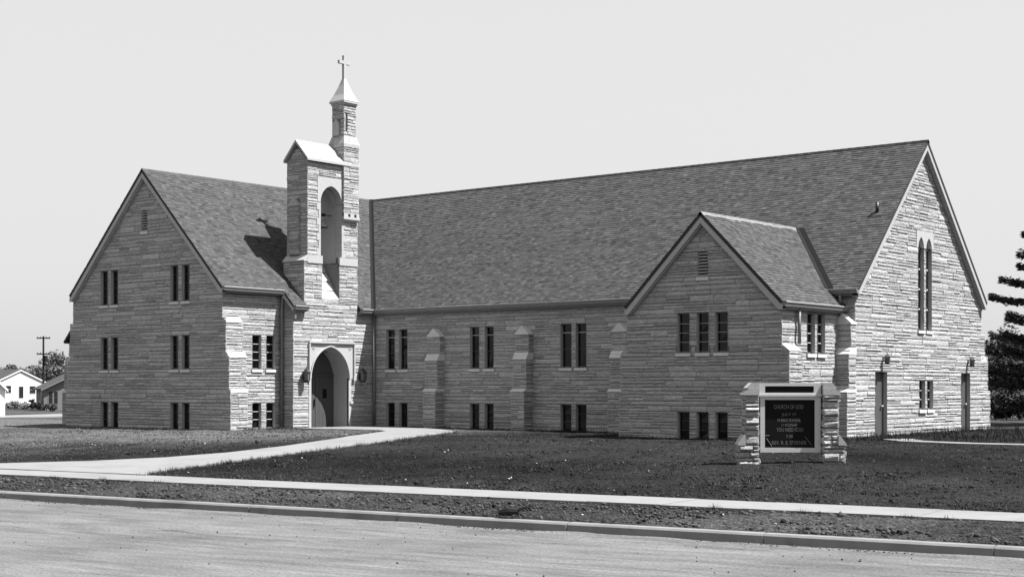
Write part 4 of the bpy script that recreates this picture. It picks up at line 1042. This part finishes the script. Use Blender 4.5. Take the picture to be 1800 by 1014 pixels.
# ------------------------------------------------------------------ houses beyond the church
def house(name, label, x, y, rot, L, W, zg, eave, ridge, wall, wins, group=None, oh=.35):
    """gable end faces local +x; ridge along local x"""
    c, s = math.cos(rot), math.sin(rot)
    def tw(p): return (x+p[0]*c-p[1]*s, y+p[0]*s+p[1]*c, zg+p[2])
    h = empty(name, (x, y, zg)); bpy.context.view_layer.update(); tag(h, label, 'house', group)
    mb = MB(); mb.prism([tw((0, -W/2, -.3)), tw((0, W/2, -.3)), tw((0, W/2, eave)), tw((0, 0, ridge)), tw((0, -W/2, eave))], Vector(tw((-L, 0, 0)))-Vector(tw((0, 0, 0)))); mb.build('wall', wall, h)
    t = (ridge-eave)/(W/2)
    mb = MB()
    for sg in (-1, 1):
        e = W/2+oh
        mb.prism([tw((oh, 0, ridge+.14)), tw((oh, sg*e, ridge+.14-t*e)), tw((oh, sg*e, ridge+.03-t*e)), tw((oh, 0, ridge+.03))], Vector(tw((-L-2*oh, 0, 0)))-Vector(tw((0, 0, 0))))
    mb.build('roof', 'house_roof', h)
    mb = MB()
    for sg in (-1, 1):
        e = W/2+oh; mb.prism([tw((oh+.01, 0, ridge+.10)), tw((oh+.01, sg*e, ridge+.10-t*e)), tw((oh+.01, sg*e, ridge-.08-t*e)), tw((oh+.01, 0, ridge-.08))], Vector(tw((.04, 0, 0)))-Vector(tw((0, 0, 0))))
    mb.build('rake_board', wall, h)
    for kind, face, a, b, z0, z1 in wins:
        def P(u, z, d): return tw((d, u, z)) if face == 'g' else (tw((-u, -W/2-d, z)) if face == 'l' else tw((-u, W/2+d, z)))
        mb = MB()
        for q in ((a-.08, b+.08, z0-.08, z1+.08),): mb.add([P(q[0], q[2], .03), P(q[1], q[2], .03), P(q[1], q[3], .03), P(q[0], q[3], .03)], [(0,1,2,3)])
        w_ = mb.build(kind, wall, h); zm = (z0+z1)/2
        for (e, f) in (((z0, zm-.03), (zm+.03, z1)) if kind == 'window' else ((z0, z1),)):
            mb = MB(); mb.add([P(a, e, .05), P(b, e, .05), P(b, f, .05), P(a, f, .05)], [(0,1,2,3)]); mb.build('pane' if kind == 'window' else 'leaf', 'window_dark', w_)
    return h, tw
house('house', 'white cottage with a low gable facing the church and a dark front door', -176.3, 114.7, R(-8), 11, 7.4, -.85, 2.95, 4.65, 'white_paint', oh=.1, wins=
      [('window', 'g', -2.05, -1.35, 1.7, 2.6), ('door', 'g', -.25, .35, 1.0, 2.5), ('window', 'g', 1.25, 2.05, 1.6, 2.55)])
house('garage', 'plain white gabled garage beside the driveway', -90.2, 54.6, R(-12), 7, 5.2, -.55, 2.05, 4.6, 'white_paint', [], oh=.15)
house('house', 'grey bungalow with two narrow windows half hidden behind the church corner', -129.2, 91.0, R(-22), 3.6, 7.4, -.5, 1.95, 3.75, 'grey_paint',
      [('window', 'l', .5, 1.2, .6, 1.6), ('window', 'g', -3.2, -2.85, .5, 1.65), ('window', 'g', -2.7, -2.35, .5, 1.65)])

# utility pole
up = (-165.3, 110.8, -.8)
pole = empty('utility_pole', up); bpy.context.view_layer.update(); tag(pole, 'wooden utility pole with two crossarms and a transformer can', 'utility pole')
mb = MB(); mb.tube([up, (up[0], up[1], 8.0)], [.15, .11], 8); mb.build('pole', 'wood_dark', pole)
ca = (math.cos(R(38)), math.sin(R(38)))
for z, l in ((7.75, .85), (5.75, .85)):
    mb = MB(); mb.tube([(up[0]-ca[0]*l, up[1]-ca[1]*l, z), (up[0]+ca[0]*l, up[1]+ca[1]*l, z)], .09, 6); arm = mb.build('crossarm', 'wood_dark', pole)
    for f in (-.9, -.45, .45, .9):
        mb = MB(); mb.tube([(up[0]+ca[0]*l*f, up[1]+ca[1]*l*f, z+.08), (up[0]+ca[0]*l*f, up[1]+ca[1]*l*f, z+.24)], .05, 6); mb.build('insulator', 'sash', arm)
mb = MB(); mb.tube([(up[0]+ca[0]*.38, up[1]+ca[1]*.38-.1, 4.75), (up[0]+ca[0]*.38, up[1]+ca[1]*.38-.1, 5.55)], .26, 10); mb.build('transformer', 'wood_dark', pole)

# ------------------------------------------------------------------ trees
def leaves(mb_v, mb_f, mb_t, centers, radii, n_each, size, tlo, thi, flat=.8):
    for c, r, n in zip(centers, radii, n_each):
        d = rng.normal(0, 1, (n, 3)); d /= np.linalg.norm(d, axis=1)[:, None]; q = c+d*(r*rng.random((n, 1))**.45)*np.array([1, 1, flat])
        a = rng.normal(0, 1, (n, 3)); a /= np.linalg.norm(a, axis=1)[:, None]; b = np.cross(a, rng.normal(0, 1, (n, 3))); b /= np.linalg.norm(b, axis=1)[:, None]
        sz = size*rng.uniform(.6, 1.4, (n, 1)); base = sum(len(v) for v in mb_v)
        V = np.stack([q-a*sz, q+b*sz*.55, q+a*sz, q-b*sz*.55], 1).reshape(-1, 3); F = np.arange(4*n).reshape(-1, 4)+base
        mb_v.append(V); mb_f.append(F); mb_t.append(np.repeat(rng.uniform(tlo, thi, n)*rng.uniform(.75, 1.25), 4))
def tree(name, label, x, y, zg, h, rad, m='leaf', n=2600, size=.14, clumps=26, trunk=.16, low=.25, group=None, tl=.6, th=1.5, cat='tree'):
    t = empty(name, (x, y, zg)); bpy.context.view_layer.update(); tag(t, label, cat, group)
    cz = zg+h*(low+1)/2; rz = h*(1-low)/2
    cs = []; rs2 = []
    for k in range(clumps):
        d = rng.normal(0, 1, 3); d /= np.linalg.norm(d); q = np.array([x, y, cz])+d*np.array([rad, rad, rz])*rng.uniform(.35, .85)
        cs.append(q); rs2.append(rad*rng.uniform(.22, .42))
    vs, fs, ts = [], [], []; leaves(vs, fs, ts, cs, rs2, [n//clumps]*clumps, size, tl, th)
    cr = npmesh('crown', np.concatenate(vs), np.concatenate(fs), m, np.concatenate(ts), parent=t); cr.matrix_parent_inverse = t.matrix_world.inverted()
    mb = MB(); top = cz+rz*.3
    mb.tube([(x, y, zg-.2), (x+.05*rad, y, zg+h*low), (x-.03*rad, y+.03, top)], [trunk, trunk*.8, trunk*.3], 8)
    for k in range(0, clumps, 2):
        q = cs[k]; z0 = min(zg+h*low*rng.uniform(.7, 1.3)+.2, q[2]-.05); mb.tube([(x, y, z0), tuple((np.array([x, y, z0])+q)/2+np.array([0, 0, -.05*h])), tuple(q)], [trunk*.5, trunk*.3, trunk*.08], 5)
    mb.build('trunk', 'bark', t); return t
# far row behind the houses
far_trees = [(10, 232, 6.3, 3.0, 'rounded tree rising alone above the cottage roof'), (-6, 246, 5.2, 4.0, 'dark tree behind the ridge of the cottage roof'), (26, 250, 5.0, 4.0, 'low tree just over the cottage ridge'), (44, 240, 5.2, 4.2, 'broad tree behind the right half of the cottage roof'),
             (57, 234, 5.4, 4.0, 'tree with a full crown left of the utility pole'), (70, 228, 4.9, 4.0, 'tree whose crown meets the foot of the utility pole'), (86, 222, 6.0, 3.8, 'tree right of the utility pole'), (98, 214, 7.0, 3.6, 'tallest tree of the row beside the church corner'), (109, 210, 7.6, 3.6, 'tree half hidden by the church corner'),
             (34, 262, 5.0, 5, 'distant tree between two nearer crowns over the cottage')]
for u, d, h, r, lab in far_trees:
    t = (u-900)/FPX; x = d*(-SY+t*CY); y = d*(CY+t*SY); tree('tree', lab, x, y, -.85, h, r, 'leaf', 5200, .22, 34, .2, .05, 'trees behind the cottages', .7, 1.9)
# garden shrubs in front of the cottages
for u, d, h, r, m, lab in ((56, 150, 1.15, .42, 'leaf_dark', 'upright dark evergreen shrub in front of the white cottage'), (70, 147, .85, .62, 'leaf_dark', 'rounded dark shrub under the bungalow corner'), (81.5, 146, .6, .42, 'leaf_dark', 'small dark shrub below the single bungalow window'), (93, 145, .55, .5, 'leaf_dark', 'low dark shrub below the paired bungalow windows'),
                          (30, 160, .75, 1.0, 'leaf', 'pale spreading garden shrub before the cottage door'), (45, 158, .6, .9, 'leaf', 'pale low shrub beside the upright evergreen'), (19, 162, .7, .6, 'leaf', 'pale garden shrub next to the garage')):
    t = (u-900)/FPX; x = d*(-SY+t*CY); y = d*(CY+t*SY); tree('shrub', lab, x, y, float(gz(x, y)), h+.15, r, m, 700, .09, 16, .04, .02, 'garden shrubs', 1.2 if m == 'leaf' else .6, 3.0 if m == 'leaf' else 1.2, cat='shrub')
# dark trees behind the nave gable
for u, d, h, r, m, lab in ((1757, 82, 5.3, 1.7, 'leaf_dark', 'dense dark leafy tree against the rear corner of the church'), (1790, 79, 4.7, 1.6, 'leaf_dark', 'dark bushy tree under the spruce branches'), (1822, 84, 5.6, 2.0, 'leaf_dark', 'tall dark tree behind the spruce'), (1772, 90, 4.4, 2.0, 'leaf_dark', 'shaded tree filling the gap behind the two bushy ones'), (1738, 92, 4.2, 1.8, 'leaf_dark', 'shaded tree mostly hidden by the church gable')):
    t = (u-900)/FPX; x = d*(-SY+t*CY); y = d*(CY+t*SY); tree('tree', lab, x, y, float(gz(x, y)), h, r, m, 7000, .10, 44, .12, .0, 'trees behind the church', .5, 1.7)
for u, d, h, r, lab in ((1748, 76, 1.9, 1.0, 'low dark bush at the rear church corner'), (1768, 75, 1.7, 1.1, 'low dark bush under the first bushy tree'), (1790, 74, 2.0, 1.2, 'rounded dark bush below the spruce tips'), (1812, 75, 1.8, 1.1, 'dark bush at the foot of the spruce')):
    t = (u-900)/FPX; x = d*(-SY+t*CY); y = d*(CY+t*SY); tree('shrub', lab, x, y, float(gz(x, y))-.1, h, r, 'leaf_dark', 2600, .08, 24, .05, .0, 'bushes behind the church', .5, 1.7, cat='shrub')
# spruce whose branches reach in from the right
def spruce(x, y, zg, h, label):
    t = empty('spruce_tree', (x, y, zg)); bpy.context.view_layer.update(); tag(t, label, 'tree')
    mb = MB(); mb.tube([(x, y, zg-.2), (x, y, zg+h*.5), (x, y, zg+h)], [.26, .17, .03], 8); mb.build('trunk', 'bark', t)
    vs, fs, ts = [], [], []; br = MB(); z = zg+.9; k = 0
    while z < zg+h-.3:
        f = (z-zg)/h; Lb = 5.6*(1-f)**1.0+.2; nb = 7
        for j in range(nb):
            a = 2*math.pi*(j+.5*(k % 2))/nb+rng.uniform(-.25, .25); l = Lb*rng.uniform(.6, 1.12); dr = np.array([math.cos(a), math.sin(a), 0])
            pts = [np.array([x, y, z])+dr*l*q+np.array([0, 0, l*(-.10*q+.18*q*q)]) for q in np.linspace(0, 1, 6)]
            br.tube([tuple(p) for p in pts], [.05*(1-q)+.008 for q in np.linspace(0, 1, 6)], 5, cap=False)
            n = int(330*l); q = rng.random(n)**.7*.94+.06; P = np.stack([np.interp(q, np.linspace(0, 1, 6), [p[i] for p in pts]) for i in range(3)], -1)
            side = np.array([-dr[1], dr[0], 0]); wd = .5*(1.08-q)*rng.uniform(-1, 1, n)*min(1.4, l)
            P = P+side[None]*wd[:, None]+dr[None]*(np.abs(wd)*.35)[:, None]; P[:, 2] += rng.normal(0, .07, n)
            d1 = dr[None]*.8+side[None]*np.sign(wd)[:, None]*.7+rng.normal(0, .25, (n, 3)); d1 /= np.linalg.norm(d1, axis=1)[:, None]
            d2 = np.cross(d1, rng.normal(0, 1, (n, 3))); d2 /= np.linalg.norm(d2, axis=1)[:, None]
            sz = rng.uniform(.08, .17, (n, 1)); base = sum(len(v) for v in vs)
            vs.append(np.stack([P-d1*sz, P+d2*sz*.28, P+d1*sz, P-d2*sz*.28], 1).reshape(-1, 3)); fs.append(np.arange(4*n).reshape(-1, 4)+base); ts.append(np.repeat(rng.uniform(.5, 1.5, n), 4))
        z += .70*rng.uniform(.8, 1.25); k += 1
    br.build('branches', 'bark', t)
    o = npmesh('crown', np.concatenate(vs), np.concatenate(fs), 'leaf_dark', np.concatenate(ts), parent=t); o.matrix_parent_inverse = t.matrix_world.inverted()
u, d = 1896, 64; t = (u-900)/FPX
spruce(d*(-SY+t*CY), d*(CY+t*SY), -.1, 12.5, 'spruce with open tiers of dark branches reaching over the lawn beside the church')
